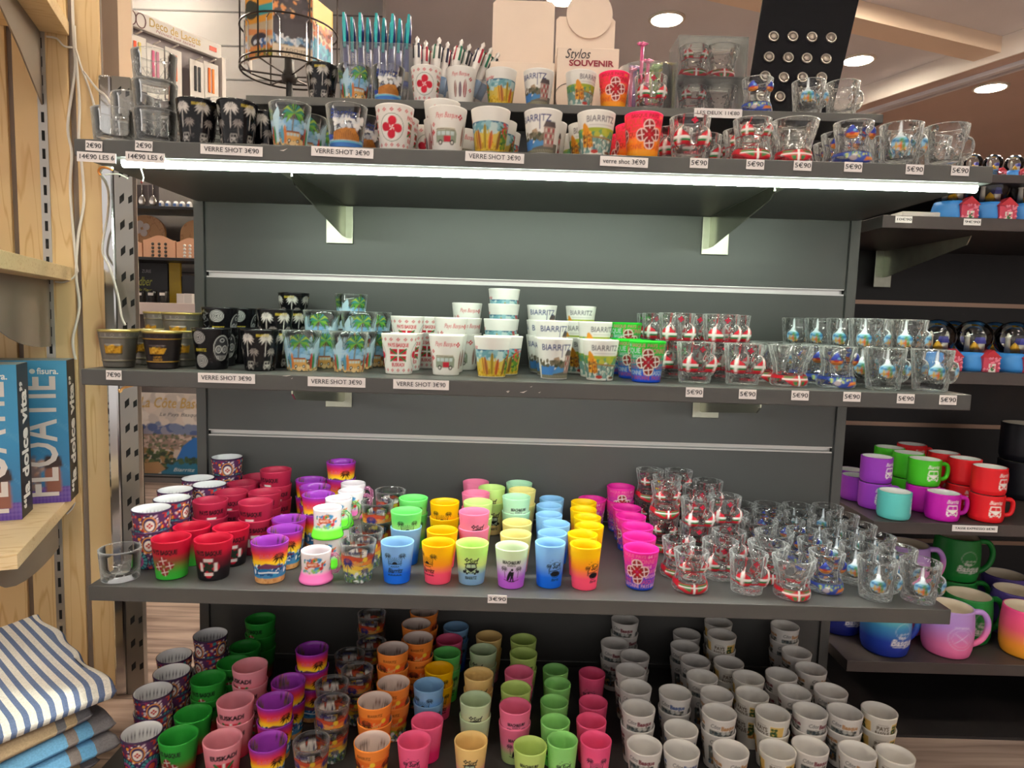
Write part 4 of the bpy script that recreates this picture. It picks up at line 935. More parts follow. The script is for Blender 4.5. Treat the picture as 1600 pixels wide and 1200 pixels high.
# raised ledge
LX0, LX1 = on_y(384, 150, .25).x, on_y(1381, 178, .25).x
o = MB().rbox(LX0, LX1, .25, .62, ZR-.0145, ZR, .001).put('ledge_board', M_GREY); tag(o, 'narrow raised ledge above the top shelf holding pens and sample glasses', 'shelf')
mb = MB()
for x in (LX0+.03, LX1-.05): mb.box(x, x+.018, .36+.03, .60, ZT, ZR-.0145)
tag(mb.put('ledge_support', M_GREYD), 'dark supports holding up the raised ledge', 'support')

# light strips
def led(z, y0, x0, x1, m, label, hd=.0085, hc=.0035):
    t = empty('led_strip', ((x0+x1)/2, y0, z)); tag(t, label, 'light strip'); hw = (x1-x0)/2
    MB().box(-hw, hw, 0, .010, -hc, -.0002).put('channel', M_ALU, t)
    pts = []; 
    for i in range(7): a = math.pi*i/6; pts.append((.005-.0056*math.cos(a), -hc-hd*math.sin(a)))
    MB().prism(pts, 'x', -hw, hw).put('lit_diffuser', m, t)
    return t
led(ZT-TH, .004, on_y(190, 258, .005).x, on_y(1528, 290, .005).x, M_LED, 'glowing white light strip under the front of the top shelf')
led(ZM-TH, .045, -.575, .58, M_LEDM, 'glowing white light strip under the second shelf', .0028, .0010)

# brackets
def bracket(u0, u1, z, side, label):
    xa, xb = on_y(u0, 345, PANEL_FACE-.002).x, on_y(u1, 345, PANEL_FACE-.002).x
    t = empty('shelf_bracket', ((xa+xb)/2, PANEL_FACE-.002, z-TH)); tag(t, label, 'bracket', 'zinc shelf brackets')
    hw = (xb-xa)/2
    MB().rbox(-hw, hw, -.003, .0, -.071, -.0005, .001).put('wall_plate', M_ZINC, t)
    arm = MB().prism([(-.003, -.002), (-.003, -.058), (-.02, -.058), (-.30, -.020), (-.315, -.010), (-.315, -.002)], 'x', side*hw*.42-.0012, side*hw*.42+.0012)
    arm.put('arm', M_ZINCA, t)
    MB().box(min(side*hw*.42, side*(hw*.42-.022)), max(side*hw*.42, side*(hw*.42-.022)), -.315, -.003, -.0024, -.0004).put('flange', M_ZINC, t)
    MB().lathe([(.0001, 0), (.003, 0), (.003, .002), (.0001, .003)], 12).xf(Matrix.Translation((side*hw*.42-side*.002, -.045, -.018)) @ Matrix.Rotation(-side*math.pi/2, 4, 'Y')).put('rivet', M_BLACK, t)
for z, nm in ((ZT, 'top'), (ZM, 'second'), (ZL, 'third')):
    bracket(510, 552, z, 1, f'zinc bracket under the {nm} shelf nearer the wooden wall')
    bracket(1098, 1140, z, -1, f'zinc bracket under the {nm} shelf nearer the mug unit')

# price labels on the shelf edges
def price(u, v, wpx, txt, y, label, m=M_CARD, hpx=None, tilt=0.0, ft=0.0090):
    s_ = 1057.35/((on_y(u, v, y)-EYE).dot(F0)); p = on_y(u, v, y); w_ = wpx/s_; h_ = (hpx or 15)/s_
    c = MB().box(-w_/2, w_/2, -.0006, 0, -h_/2, h_/2).put('price_label', m, None, p, (0, tilt, 0)); tag(c, label, 'price label', 'printed shelf price labels')
    lettering('price_text', txt, ft if not hpx else ft*hpx/15, M_INK, c, (0, -.0009, 0), (math.pi/2, 0, 0), .0, 0, w_*.88)
LT = [(147, 228, 26, '2€90', 'at the wooden wall end'), (225, 228, 27, '2€90', 'second along')]
for u, v, w_, t, e in LT: price(u, v, w_, t, -.0006, f'white price label 2€90 {e}, top shelf edge', tilt=.04)
for u, v, w_, e in ((151, 246, 61, 'at the wooden wall end'), (227, 246, 61, 'second along')): price(u, v, w_, '14€90 LES 6', -.0009, f'white label 14€90 LES 6 {e}, top shelf edge', tilt=.03)
for u, v, w_, t, e in ((362, 235, 97, 'VERRE SHOT 3€90', 'under the black palm glasses'), (535, 238, 97, 'VERRE SHOT 3€90', 'under the sea rock glass'), (773, 246, 92, 'VERRE SHOT 3€90', 'under the surfboard beach glass'), (975, 253, 75, 'verre shot 3€90', 'in lower case')):
    price(u, v, w_, t, -.0006, f'white label {t} {e}, top shelf edge', tilt=.02)
for u, v, e in ((1092, 255, 'under the bust glasses with flag bikini'), (1180, 257, 'under the flag bikini torsos'), (1254, 259, 'under the six-pack torsos'), (1333, 261, 'under the blue bikini torsos'), (1429, 265, 'under the beach print busts'), (1500, 267, 'under the plain bust glass')):
    price(u, v, 28, '5€90', -.0006, f'white label 5€90 {e}, top shelf edge', tilt=.01)
price(178, 586, 24, '7€90', -.0006, 'white label 7€90 under the pewter cups, second shelf edge')
for u, v, w_, e in ((354, 591, 89, 'under the black skull glasses'), (526, 597, 90, 'under the clear palm glasses'), (658, 601, 87, 'under the red flag glasses')): price(u, v, w_, 'VERRE SHOT 3€90', -.0006, f'white label VERRE SHOT 3€90 {e}, second shelf edge')
for u, v, e in ((1085, 613, 'first of its row'), (1168, 616, 'under the last flag bikini bust'), (1250, 618, 'under the six-pack torsos'), (1331, 620, 'under the blue bikini torsos'), (1415, 623, 'under the beach print busts'), (1481, 625, 'nearest the free shelf end')): price(u, v, 27, '5€90', -.0006, f'white label 5€90 {e}, second shelf edge')
price(777, 936, 30, '3€90', -.0006, 'white label 3€90 alone on the third shelf edge', hpx=13)
price(1122, 177, 75, 'LES DEUX 11€80', .249, 'white label LES DEUX 11€80 on the raised ledge edge', hpx=14)

# ------------------------------------------------------------------ setting the glasses out
ORD = ['front', 'second', 'third', 'fourth', 'fifth', 'sixth', 'seventh', 'eighth', 'ninth', 'tenth', 'eleventh', 'twelfth', 'thirteenth']
LV = {1: [''], 2: ['lower of stack, ', 'upper of stack, '], 3: ['lowest of stack, ', 'middle of stack, ', 'top of stack, '], 4: ['lowest of stack, ', 'second up in stack, ', 'third up in stack, ', 'top of stack, ']}
USED = {}
def place_one(k, p, rot, label):
    K = KINDS[k]
    if K['parts']:
        t = empty(K['name'], p, rot); put('body', K['mesh'], t)
        for nm, me in K['parts']: put(nm, me, t)
    else:
        t = put(K['name'], K['mesh'], None, p, (0, 0, rot))
    if label in USED: USED[label] += 1
    else: USED[label] = 1
    return tag(t, label, K['cat'], K['group'])
def place(sh, z, cols, y0=0.0, y1=DEP, x0=-HW, x1=HW, relax=True):
    items = []
    for col in cols:
        base, ents = col[0], col[1]; dif = col[2] if len(col) > 2 else ''
        for i, e in enumerate(ents):
            u, v, nl = e[0], e[1], e[2]; ks = e[3] if len(e) > 3 and e[3] else base; rot = e[4] if len(e) > 4 else None
            ks = list(ks) if isinstance(ks, (list, tuple)) else [ks]*nl
            top = sum(KINDS[q]['step'] for q in ks[:-1])+KINDS[ks[-1]]['H']; r = max(KINDS[q]['rt']+(.004 if KINDS[q]['name'] == 'stoneware_mug' else 0) for q in ks)
            if v < 2:
                vg = 500
                for _ in range(4):
                    p = on_y(u, vg, v); vg = project((p.x, v, z+top))[1]
                x, y = p.x, v
            else:
                p = on_z(u, v, z+top); x, y = p.x, p.y
            items.append(dict(x=x, y=y, tx=x, ty=y, r=r+.0004, ks=ks, i=i, dif=dif, rot=rot))
    lo, hi = y0, y1
    if relax:
        X = np.array([[q['x'], q['y']] for q in items]); T = X.copy(); Rr = np.array([q['r'] for q in items])
        for it in range(260):
            D = X[:, None]-X[None]; L = np.sqrt((D**2).sum(-1))+1e-9; ov = (Rr[:, None]+Rr[None])-L
            np.fill_diagonal(ov, 0); ov = np.maximum(ov, 0)
            X = X+(D/L[..., None]*ov[..., None]*.42).sum(1)
            if it < 180: X += (T-X)*.04
            X[:, 1] = np.clip(X[:, 1], lo+Rr+.002, hi-Rr-.001); X[:, 0] = np.clip(X[:, 0], x0+Rr, x1-Rr)
        for q, p in zip(items, X): q['x'], q['y'] = p
    rg = random.Random(hash(sh) % 1000 if False else len(items))
    for q in items:
        zz = z+.0003
        for li, k in enumerate(q['ks']):
            K = KINDS[k]; nl = len(q['ks'])
            rot = q['rot'][li] if isinstance(q['rot'], tuple) else q['rot'] if (q['rot'] is not None and li == nl-1) else (rg.uniform(-.5, .5) if K['cat'] in ('shot glass', 'shot cup', 'tumbler') else rg.uniform(-.1, .1))
            pos = 'at the front' if q['i'] == 0 else ORD[q['i']]+' from front'
            lab = f"{K['desc']}, {LV[nl][li]}{pos}, {sh}"
            if q['dif']: lab = f"{K['desc']}, {q['dif']}, {LV[nl][li]}{pos}, {sh}"
            place_one(k, Vector((q['x'], q['y'], zz)), rot, lab)
            zz += K['step']

TOP = [
 ('crystal', [(243, .03, 3), (184, .034, 1), (282, .085, 1), (215, .095, 2), (268, .10, 2), (312, .10, 2), (338, .16, 2), (358, .215, 2)]),
 ('k_palm', [(314, .03, 1, None, 0.1), (371, .03, 1, None, .5), (412, .07, 1)]),
 ('c_palm', [(453, .03, 1, None, .1), (477, .09, 1), (497, .15, 1)]),
 ('c_rock', [(542, .03, 1, None, 0.0), (570, .085, 1)]),
 ('w_lau', [(617, .03, 1, None, 0), (628, .085, 1), (656, .12, 1)]),
 ('w_vanpb', [(700, .03, 1, None, 0), (690, .088, 2), (722, .14, 1), (735, .2, 1)]),
 ('w_surfs', [(767, .03, 1, None, -.2), (779, .088, 1), (786, .145, 1)]),
 ('w_coast', [(849, .03, 1, None, -.3), (858, .085, 1)]),
 ('w_pier', [(932, .03, 1, None, 0), (916, .088, 1), (905, .145, 1)]),
 ('b_po', [(1006, .03, 1, None, .2), (990, .085, 1), (977, .14, 1)]),
 ('bust_flag', [(1078, .036, 1, None, 0), (1057, .096, 1), (1095, .12, 1)]),
 ('torso_flag', [(1178, .034, 1, None, .05), (1158, .09, 1), (1146, .146, 1), (1136, .2, 1)]),
 ('brief', [(1241, .034, 1, None, -.1), (1229, .1, 1)]),
 ('torso_blue', [(1334, .034, 1, None, .1), (1313, .09, 1), (1299, .146, 1)]),
 ('bust_beach', [(1409, .036, 1, None, .1), (1392, .1, 1)]),
 ('bust_plain', [(1480, .036, 1, None, .5), (1455, .1, 1)])]
place('top shelf', ZT, TOP)
LEDGE = [('k_palm', [(503, .278, 1)]), ('c_palm', [(554, .278, 1)]), ('c_rock', [(605, .278, 1, None, 0)]), ('w_lau', [(666, .278, 1, None, 0)]), ('w_trio', [(721, .278, 1, None, 0)]), ('w_surfs', [(783, .278, 1, None, .6)]),
 ('w_coast', [(842, .278, 1, None, -.2)]), ('w_pier', [(908, .278, 1, None, .5)]), ('b_po', [(960, .278, 1, None, 0)]), ('bust_flag', [(1017, .286, 1, None, 0)]), ('torso_blue', [(1184, .280, 1, None, 0)]),
 ('bust_beach', [(1265, .286, 1, None, .2)]), ('bust_plain', [(1316, .286, 1, None, .4)])]
place('raised ledge', ZR, LEDGE, .25, .62, LX0, LX1)
MID = [
 ('m_grey', [(180, .045, 1, None, .2), (232, .11, 1), (284, .10, 2), (244, .168, 2), (308, .16, 2)]),
 ('m_dark', [(254, .045, 1, None, .15)]),
 ('k_skull', [(331, .06, 1, None, -.2), (342, .125, 2), (374, .185, 2), (394, .245, 2)]),
 ('k_palm', [(406, .06, 1, None, .1), (430, .12, 2), (455, .18, 2), (459, .30, 3)]),
 ('c_palm', [(472, .075, 1, None, -.25), (546, .075, 1, None, .2), (506, .135, 2), (558, .14, 2), (585, .2, 2), (549, .28, 3)]),
 ('w_eusk', [(624, .07, 1, None, .1), (637, .14, 2), (668, .2, 2)]),
 ('w_vanpb', [(698, .075, 1, None, 0), (705, .135, 2), (727, .19, 2), (730, .26, 3)]),
 ('w_surfs', [(770, .06, 1, None, .1), (790, .115, 1), (782, .17, 2), (788, .25, 4)]),
 ('w_coast', [(867, .06, 1, None, .35), (862, .12, 2), (850, .175, 2), (847, .26, 3)]),
 ('w_pier', [(939, .06, 1, None, 0), (930, .115, 2), (905, .18, 2), (908, .25, 3)]),
 ('b_gb', [(1012, .055, 1, None, -.1), (990, .115, 1), (978, .19, 2), (955, .26, 2)]),
 ('bust_flag', [(1088, .06, 1, None, .1), (1162, .055, 1, None, .05), (1128, .11, 2), (1058, .12, 2), (1085, .18, 2), (1140, .17, 2), (1040, .2, 2), (1110, .24, 2), (1020, .27, 2)]),
 ('brief', [(1236, .055, 1, None, .2), (1205, .12, 1), (1180, .19, 1), (1200, .25, 1)]),
 ('torso_blue', [(1310, .05, 1, None, .1), (1282, .106, 1), (1262, .17, 1)]),
 ('bust_beach', [(1384, .045, 1, None, .25), (1456, .045, 1, None, .3), (1420, .10, 2), (1358, .105, 2), (1382, .165, 2), (1318, .17, 2), (1345, .225, 2), (1285, .225, 2), (1250, .28, 2)])]
place('second shelf', ZM, MID)
LOW = [
 ('crystal', [(183, 851, 1)]),
 ('mandala', [(235, 791, 2), (257, 778, 2), (278, 766, 2), (304, 754, 2), (318, 744, 2), (343, 713, 3)]),
 ('p_rg', [(272, 837, 1, None, 0), (294, 823, 1), (329, 781, 2, ('p_r', 'p_r')), (344, 767, 2, ('p_r', 'p_r')), (365, 754, 2, ('p_r', 'p_r')), (380, 742, 2, ('p_r', 'p_r'))], 'outer column'),
 ('p_rb', [(335, 840, 1, None, .1), (360, 824, 1, None, .5), (399, 784, 2, ('p_r', 'p_r')), (415, 767, 2, ('p_r', 'p_r')), (429, 735, 3, ('p_r', 'p_r', 'p_r'))], 'inner column'),
 ('sunset', [(425, 842, 1), (444, 826, 1), (467, 809, 1), (481, 773, 2), (492, 761, 2), (502, 750, 2), (518, 722, 3)]),
 ('mini_p', [(494, 859, 1, None, .1), (512, 793, 2, ('mini_g', 'mini_g'), .1), (530, 778, 2, ('mini_p', 'mini_g')), (548, 767, 2, ('mini_p', 'mini_p')), (552, 755, 2, ('mini_p', 'mini_p'))]),
 ('c_sun', [(560, 845, 1, None, .1), (573, 827, 1), (589, 784, 2), (610, 766, 2)]),
 ('t_blue', [(621, 846, 1, None, 0), (635, 798, 2, ('t_blue', 't_green'), .25), (646, 778, 2, ('t_green', 't_green'))]),
 ('t_orange', [(685, 847, 1, None, -.7), (691, 828, 1), (695, 784, 2, ('t_oran2', 't_oran2'), -.1)]),
 ('t_vanyb', [(738, 848, 1, None, 0), (741, 799, 2, ('t_vanpk', 't_vanpk'), .3), (747, 784, 2, ('t_vanyg',)*2), (747, 769, 2, ('t_vanpk',)*2), (755, 759, 2, ('t_vanyg',)*2), (755, 748, 2, ('t_vanpk',)*2)]),
 ('t_surfgp', [(800, 853, 1, None, 0), (806, 834, 1, ('t_surfye',)), (808, 816, 1, ('t_surfye',)), (807, 776, 2, ('t_surfgr',)*2, .2), (815, 763, 2, ('t_surfye',)*2), (812, 750, 2, ('t_surfgr',)*2)]),
 ('t_circbl', [(860, 847, 1, None, .4), (864, 833, 1), (869, 818, 1), (858, 804, 1), (858, 790, 1), (862, 779, 1)]),
 ('t_circye', [(915, 850, 1, None, .6), (910, 834, 1), (920, 820, 1), (918, 809, 1), (912, 796, 1), (913, 784, 1)]),
 ('b_mb', [(1002, 856, 1), (999, 838, 1), (996, 822, 1), (985, 805, 1), (980, 791, 1), (974, 779, 1), (972, 745, 2)]),
 ('torso_flag', [(1078, 858, 1, None, 0), (1063, 844, 1), (1054, 830, 2), (1048, 752, 2, None, .05), (1036, 743, 2), (1030, 735, 2)]),
 ('bust_flag', [(1165, 861, 1, None, .1), (1132, 845, 1), (1126, 827, 1), (1112, 777, 2, None, .05), (1105, 763, 2), (1095, 751, 2), (1087, 738, 2)]),
 ('brief', [(1235, 868, 1, None, 0), (1215, 848, 1), (1200, 828, 1), (1182, 810, 1), (1166, 796, 1), (1152, 782, 1)]),
 ('torso_blue', [(1292, 862, 1, None, .1), (1270, 842, 1), (1250, 826, 1), (1232, 810, 1), (1217, 793, 1), (1204, 780, 1)]),
 ('bust_beach', [(1362, 866, 1, None, .2), (1337, 846, 1), (1312, 829, 1), (1287, 812, 1), (1262, 796, 1), (1244, 777, 1)], 'inner column'),
 ('bust_beach', [(1433, 871, 1, None, .2), (1397, 850, 1), (1370, 831, 1), (1335, 811, 1), (1307, 794, 1), (1290, 779, 1)], 'end column')]
# the torsos that stand on others need the lower one to be at the same spot
LOW[14] = ('torso_flag', [(1078, 858, 1, None, 0), (1063, 844, 1), (1050, 754, 2, None, .05), (1040, 742, 2), (1034, 732, 2), (1027, 722, 2)])
place('third shelf', ZL, LOW)
BOT = [
 ('mandala', [(230, 1134, 1), (243, 1079, 2), (262, 1052, 2), (297, 1026, 2), (319, 996, 3)]),
 ('p_gr', [(277, 1147, 1), (305, 1111, 1), (325, 1062, 2), (351, 1033, 2), (375, 1010, 2), (404, 969, 3)]),
 ('p_pk', [(352, 1147, 1), (368, 1095, 2), (387, 1044, 3)]),
 ('sunset', [(422, 1149, 1), (433, 1094, 2), (457, 1064, 2), (477, 1020, 3)]),
 ('c_sun', [(494, 1150, 1), (513, 1094, 2), (530, 1068, 2), (545, 1046, 2), (555, 1024, 2), (575, 1003, 2), (581, 961, 3)]),
 ('c_ora', [(583, 1150, 1), (592, 1094, 2), (609, 1065, 2), (624, 1016, 3), (646, 996, 3), (653, 976, 3), (661, 958, 3)]),
 ('t_pink', [(648, 1155, 1), (667, 1127, 1), (670, 1070, 2, ('t_blue',)*2), (686, 1044, 2, ('t_orange',)*2), (696, 1019, 2, ('t_green',)*2), (702, 1000, 2, ('t_pink',)*2), (713, 976, 2, ('t_blue',)*2)]),
 ('t_cream', [(736, 1157, 1, None, 0), (743, 1092, 2, ('t_sage',)*2), (748, 1053, 2), (755, 1015, 2, ('t_sage',)*2), (764, 994, 2)]),
 ('t_surfyg', [(830, 1165, 1), (805, 1103, 2, ('t_surfpk',)*2, .1), (806, 1075, 2), (811, 1050, 2, ('t_surfpk',)*2), (818, 1021, 2), (818, 999, 2)]),
 ('t_circgr', [(877, 1155, 1, None, .2), (868, 1128, 1), (866, 1096, 1), (871, 1068, 1), (868, 1046, 1)]),
 ('t_pinkps', [(931, 1156, 1, None, 0), (924, 1126, 1, ('t_circpk',)), (927, 1097, 1, ('t_circpk',)), (925, 1052, 1, ('t_circpk',))]),
 ('w_cred', [(1009, 1162, 1), (998, 1108, 2), (993, 1073, 2), (986, 1045, 2), (983, 1021, 2), (974, 1002, 2), (968, 966, 3)], 'first column'),
 ('w_cblu', [(1062, 1169, 1), (1064, 1140, 1), (1055, 1082, 2)]),
 ('w_cora', [(1140, 1168, 1), (1124, 1109, 2), (1115, 1082, 2), (1099, 1057, 2), (1084, 1030, 2), (1075, 1011, 2), (1070, 991, 2)], 'first column'),
 ('w_stamp', [(1213, 1165, 1), (1201, 1111, 2), (1180, 1084, 2), (1164, 1059, 2), (1143, 1036, 2), (1129, 992, 3), (1122, 973, 3)], 'inner column'),
 ('w_cred', [(1266, 1165, 1), (1265, 1110, 2), (1242, 1082, 2), (1221, 1054, 2)], 'second column'),
 ('w_cora', [(1341, 1173, 1), (1320, 1112, 2), (1298, 1079, 2), (1267, 1045, 2), (1243, 1017, 2), (1228, 979, 3)], 'second column'),
 ('w_stamp', [(1398, 1178, 1), (1374, 1110, 2)], 'end column')]
place('bottom shelf', ZB, BOT, -.06)
# ------------------------------------------------------------------ neighbouring unit with mugs and snow globes
XR, YF, YB = .640, .300, .660
M_RB = noise_tint(mat('dark_panel', (34, 31, 32), .5, 0, .35), amount=.08, nscale=40)
M_RS = noise_tint(mat('dark_shelf_laminate', (62, 56, 55), .45, 0, .4), amount=.06, nscale=50)
z1 = Z0-.548; z4 = Z0+.2935; z3 = on_y(1530, 582, YF).z; z2 = on_y(1500, 818.5, YF).z; z5 = on_y(1580, 273, YF+.02).z
rp_ = empty('slatwall_panel', (1.35, YB+.02, 0)); tag(rp_, 'dark back panel with brownish groove strips behind the mugs', 'display panel')
MB().box(-.71, .71, 0, .02, 0, z5+.02).put('backing', M_RB, rp_)
M_BRONZE = mat('bronze_profile', (150, 122, 104), .35, .6)
for u, v in ((1460, 475), (1430, 663.5), (1560, 848)):
    zz = on_y(u, v, YB+.018).z
    MB().box(-.70, .70, -.004, 0, zz-.005, zz+.005).put('groove_profile', M_BRONZE, rp_)
def rshelf(z, label, x0=XR, x1=2.0, yf=YF, th=.0225):
    return tag(MB().rbox(x0, x1, yf, YB+.019, z-th, z, .001).put('shelf_board', M_RS), label, 'shelf', 'dark shelves of the mug unit')
rshelf(z1, 'lowest dark shelf of the mug unit, with large gradient mugs'); rshelf(z2, 'dark shelf of the mug unit carrying espresso mugs', XR+.03); rshelf(z3, 'dark shelf with a row of snow globes, beside the second shelf')
rshelf(z4, 'dark shelf with snow globes, beside the top shelf'); rshelf(z5, 'short topmost dark shelf with small snow globes', XR+.12, 2.0, YF+.02, .015)
tag(MB().box(XR+.01, 2.0, YF+.02, YB+.018, 0, z1-.16).put('plinth', M_RB), 'dark plinth below the mug unit standing on the floor', 'plinth')
price(1412, 343, 26, '10€90', YF-.001, 'white price label 10€90 on the globe shelf edge', hpx=10)
price(1519, 347, 27, '9€90', YF-.001, 'white price label 9€90 on the globe shelf edge', hpx=10)
price(1523, 826, 71, 'TASSE EXPRESSO 6€90', YF-.001, 'white label TASSE EXPRESSO 6€90 on the mug shelf edge', hpx=10)
t = empty('shelf_bracket', on_y(1385, 353, YB-.003)); t.location.z = z4-.0225; tag(t, 'zinc shelf bracket below the snow globe shelf', 'bracket', 'zinc shelf brackets')
MB().rbox(-.02, .02, -.003, 0, -.085, -.0005, .001).put('wall_plate', M_ZINC, t)
MB().prism([(-.003, -.002), (-.003, -.062), (-.02, -.062), (-.29, -.018), (-.3, -.002)], 'x', -.0012, .0012).put('arm', M_ZINC, t)
ESP = [
 ('em_te', [(1403, 769, 1, None, 1.05)]), ('em_pu', [(1364, 711, 2, None, .5), (1344, 744, 1, None, .45), (1330, 734, 1, None, .6)]),
 ('em_ma', [(1481, 772, 1, None, .05), (1449, 718, 2, ('em_ma', 'em_gr'), .05)]), ('em_gr', [(1419, 707, 2, None, .5), (1391, 699, 2, None, .5)]),
 ('em_re', [(1547, 729, 2, None, .35), (1508, 716, 2, None, .4), (1475, 707, 2, None, .5), (1425, 694, 2, None, .1)]),
 ('bm_black', [(1608, 662, 2, None, -.15)])]
place('espresso mug shelf', z2, ESP, YF, YB, XR+.03, 1.9)
BIG = [('bg_pp', [(1497, 957, 1, None, 0), (1436, 855, 2, None, (2.3, 0))]), ('bg_po', [(1601, 960, 1, None, -.1)]), ('bg_gr', [(1543, 930, 1, None, .1), (1504, 843, 2, None, 0)]), ('bg_vi', [(1588, 922, 1), (1570, 897, 1)]),
 ('bg_blue', [(1379, 948, 1, None, .25)]), ('bg_navy', [(1330, 925, 1, None, .3)])]
place('lowest mug shelf', z1, BIG, YF, YB, XR, 1.9)

# snow globes
GG = bpy.data.materials.new('globe_glass'); GG.use_nodes = True; n, l = nodes(GG)
tp = n.new('ShaderNodeBsdfTransparent'); tp.inputs[0].default_value = (.93, .94, .92, 1); gl = n.new('ShaderNodeBsdfGlossy'); gl.inputs['Roughness'].default_value = .04
fr = n.new('ShaderNodeFresnel'); fr.inputs[0].default_value = 1.6; mx = n.new('ShaderNodeMixShader')
l.new(fr.outputs[0], mx.inputs[0]); l.new(tp.outputs[0], mx.inputs[1]); l.new(gl.outputs[0], mx.inputs[2]); l.new(mx.outputs[0], n['Material Output'].inputs[0])
PAINT = {k_: mat('resin_'+k_, c_, .45) for k_, c_ in dict(sea=(50, 130, 205), rose=(190, 60, 85), white=(228, 224, 214), gold=(215, 165, 35), blue=(45, 50, 150), red=(175, 30, 45), green=(60, 110, 60), stone=(140, 110, 85)).items()}
def globe_parts(r):
    hb = r*1.05
    ps = []
    ps.append(('glass_ball', MB().lathe([(r*math.sin(a), hb+r*.82-r*math.cos(a)) for a in [math.pi*(.19+.81*i/20) for i in range(21)]], 36).mesh('glass_ball', GG, True), ()))
    base = MB().lathe([(r*.92, 0), (r*.98, hb*.2), (r*.86, hb*.75), (r*.78, hb), (.0001, hb*1.02)], 32).mesh('base', PAINT['sea'], True)
    wv = MB()
    for i in range(6): a = 1.2+i*.55; wv.lathe([(r*.10, 0), (r*.07, r*.08), (.0001, r*.1)], 8, (r*.93*math.cos(a+2.2), r*.93*math.sin(a+2.2), hb*.2+(i % 2)*hb*.2))
    house = MB().rbox(-r*.02, r*.92, -r*1.08, -r*.5, 0, hb*.78, r*.03)
    roof = MB().prism([(-r*.08, hb*.76), (r*.98, hb*.76), (r*.45, hb*1.18)], 'y', -r*1.12, -r*.45).mesh('roof', PAINT['red'])
    door = MB().box(r*.28, r*.66, -r*1.11, -r*1.07, 0, hb*.44).mesh('door', PAINT['white'])
    crest = MB().prism([(r*.38, hb*.32), (r*.38, hb*.12), (r*.47, hb*.04), (r*.56, hb*.12), (r*.56, hb*.32)], 'y', -r*1.125, -r*1.105).mesh('crest', PAINT['green'])
    rg = random.Random(2); fl = MB()
    for i in range(26):
        fl.lathe([(.0001, -r*.08), (r*.085, 0), (.0001, r*.08)], 6, (rg.uniform(0, r*.9), -r*1.08, rg.uniform(hb*.1, hb*.76)) if True else None)
    ps.append(('base', base, ())); ps.append(('house', house.mesh('house', PAINT['rose']), (('roof', roof), ('door', door), ('crest', crest), ('flowers', fl.mesh('flowers', mat('resin_pink', (225, 130, 150), .5), True)))))
    lh = MB().lathe([(r*.15, hb), (r*.11, hb+r*.85), (r*.14, hb+r*.87), (r*.14, hb+r*.93), (r*.08, hb+r*.95), (r*.08, hb+r*1.08), (.0001, hb+r*1.16)], 14, (-r*.38, -r*.1, 0)).mesh('lighthouse', PAINT['white'], True)
    ps.append(('lighthouse', lh, ()))
    rk = MB().lathe([(r*.3, hb), (r*.26, hb+r*.25), (r*.12, hb+r*.5), (.0001, hb+r*.62)], 9, (r*.0, -r*.15, 0)).mesh('golden_rock', PAINT['gold'])
    ps.append(('golden_rock', rk, ()))
    vi = MB().box(r*.16, r*.5, -r*.3, r*.05, hb, hb+r*.5).mesh('villa', PAINT['white'])
    vr = MB().prism([(r*.1, hb+r*.5), (r*.56, hb+r*.5), (r*.45, hb+r*.86), (r*.21, hb+r*.86)], 'y', -r*.34, r*.08).mesh('villa_roof', PAINT['blue'])
    ps.append(('villa', vi, (('roof', vr),)))
    return ps
GP = {}
def globe(u, v_base, y, r, z, label, grp):
    if r not in GP: GP[r] = globe_parts(r)
    t = empty('snow_globe', (on_y(u, v_base, y).x, y, z+.0003)); tag(t, label, 'snow globe', grp)
    for nm, me, subs in GP[r]:
        o = put(nm, me, t)
        for sn, sm in subs: put(sn, sm, o)
g1 = 'snow globes beside the second shelf'
for u, y, e in ((1459, YF+.055, 'behind the beach print busts'), (1516, YF+.055, 'beside the last bust glass'), (1579, YF+.055, 'cut by the picture edge')): globe(u, 575, y, .0335, z3, f'snow globe with lighthouse on second globe shelf {e}', g1)
for u, y, e in ((1484, YF+.15, 'second row behind the pink house'), (1548, YF+.15, 'second row near the picture edge')): globe(u, 572, y, .0335, z3, f'dim snow globe on second globe shelf {e}', g1)
for u, e in ((1483, 'under the corner of the top shelf'), (1541, 'beside the shelf corner label'), (1600, 'cut by the picture edge')): globe(u, 335, YF+.06, .034, z4, f'snow globe with lighthouse on upper globe shelf, {e}', 'snow globes beside the top shelf')
for u, e in ((1518, 'behind the plain bust glass'), (1550, 'middle of the small ones'), (1583, 'last before the picture edge')): globe(u, 272, YF+.07, .0165, z5, f'small snow globe on the topmost short shelf, {e}', 'small snow globes')
t = put('clear_tray', MB().rbox(-.035, .035, -.02, .02, 0, .010, .002).mesh('clear_tray', M_CLEAR), None, (on_y(1430, 333, YF+.035).x, YF+.035, z4+.0003))
at = t.data.color_attributes.new('Col', 'FLOAT_COLOR', 'POINT'); at.data.foreach_set('color', [.9, .88, .86, .35]*len(t.data.vertices)); tag(t, 'low clear tray under the end of the top shelf', 'tray')

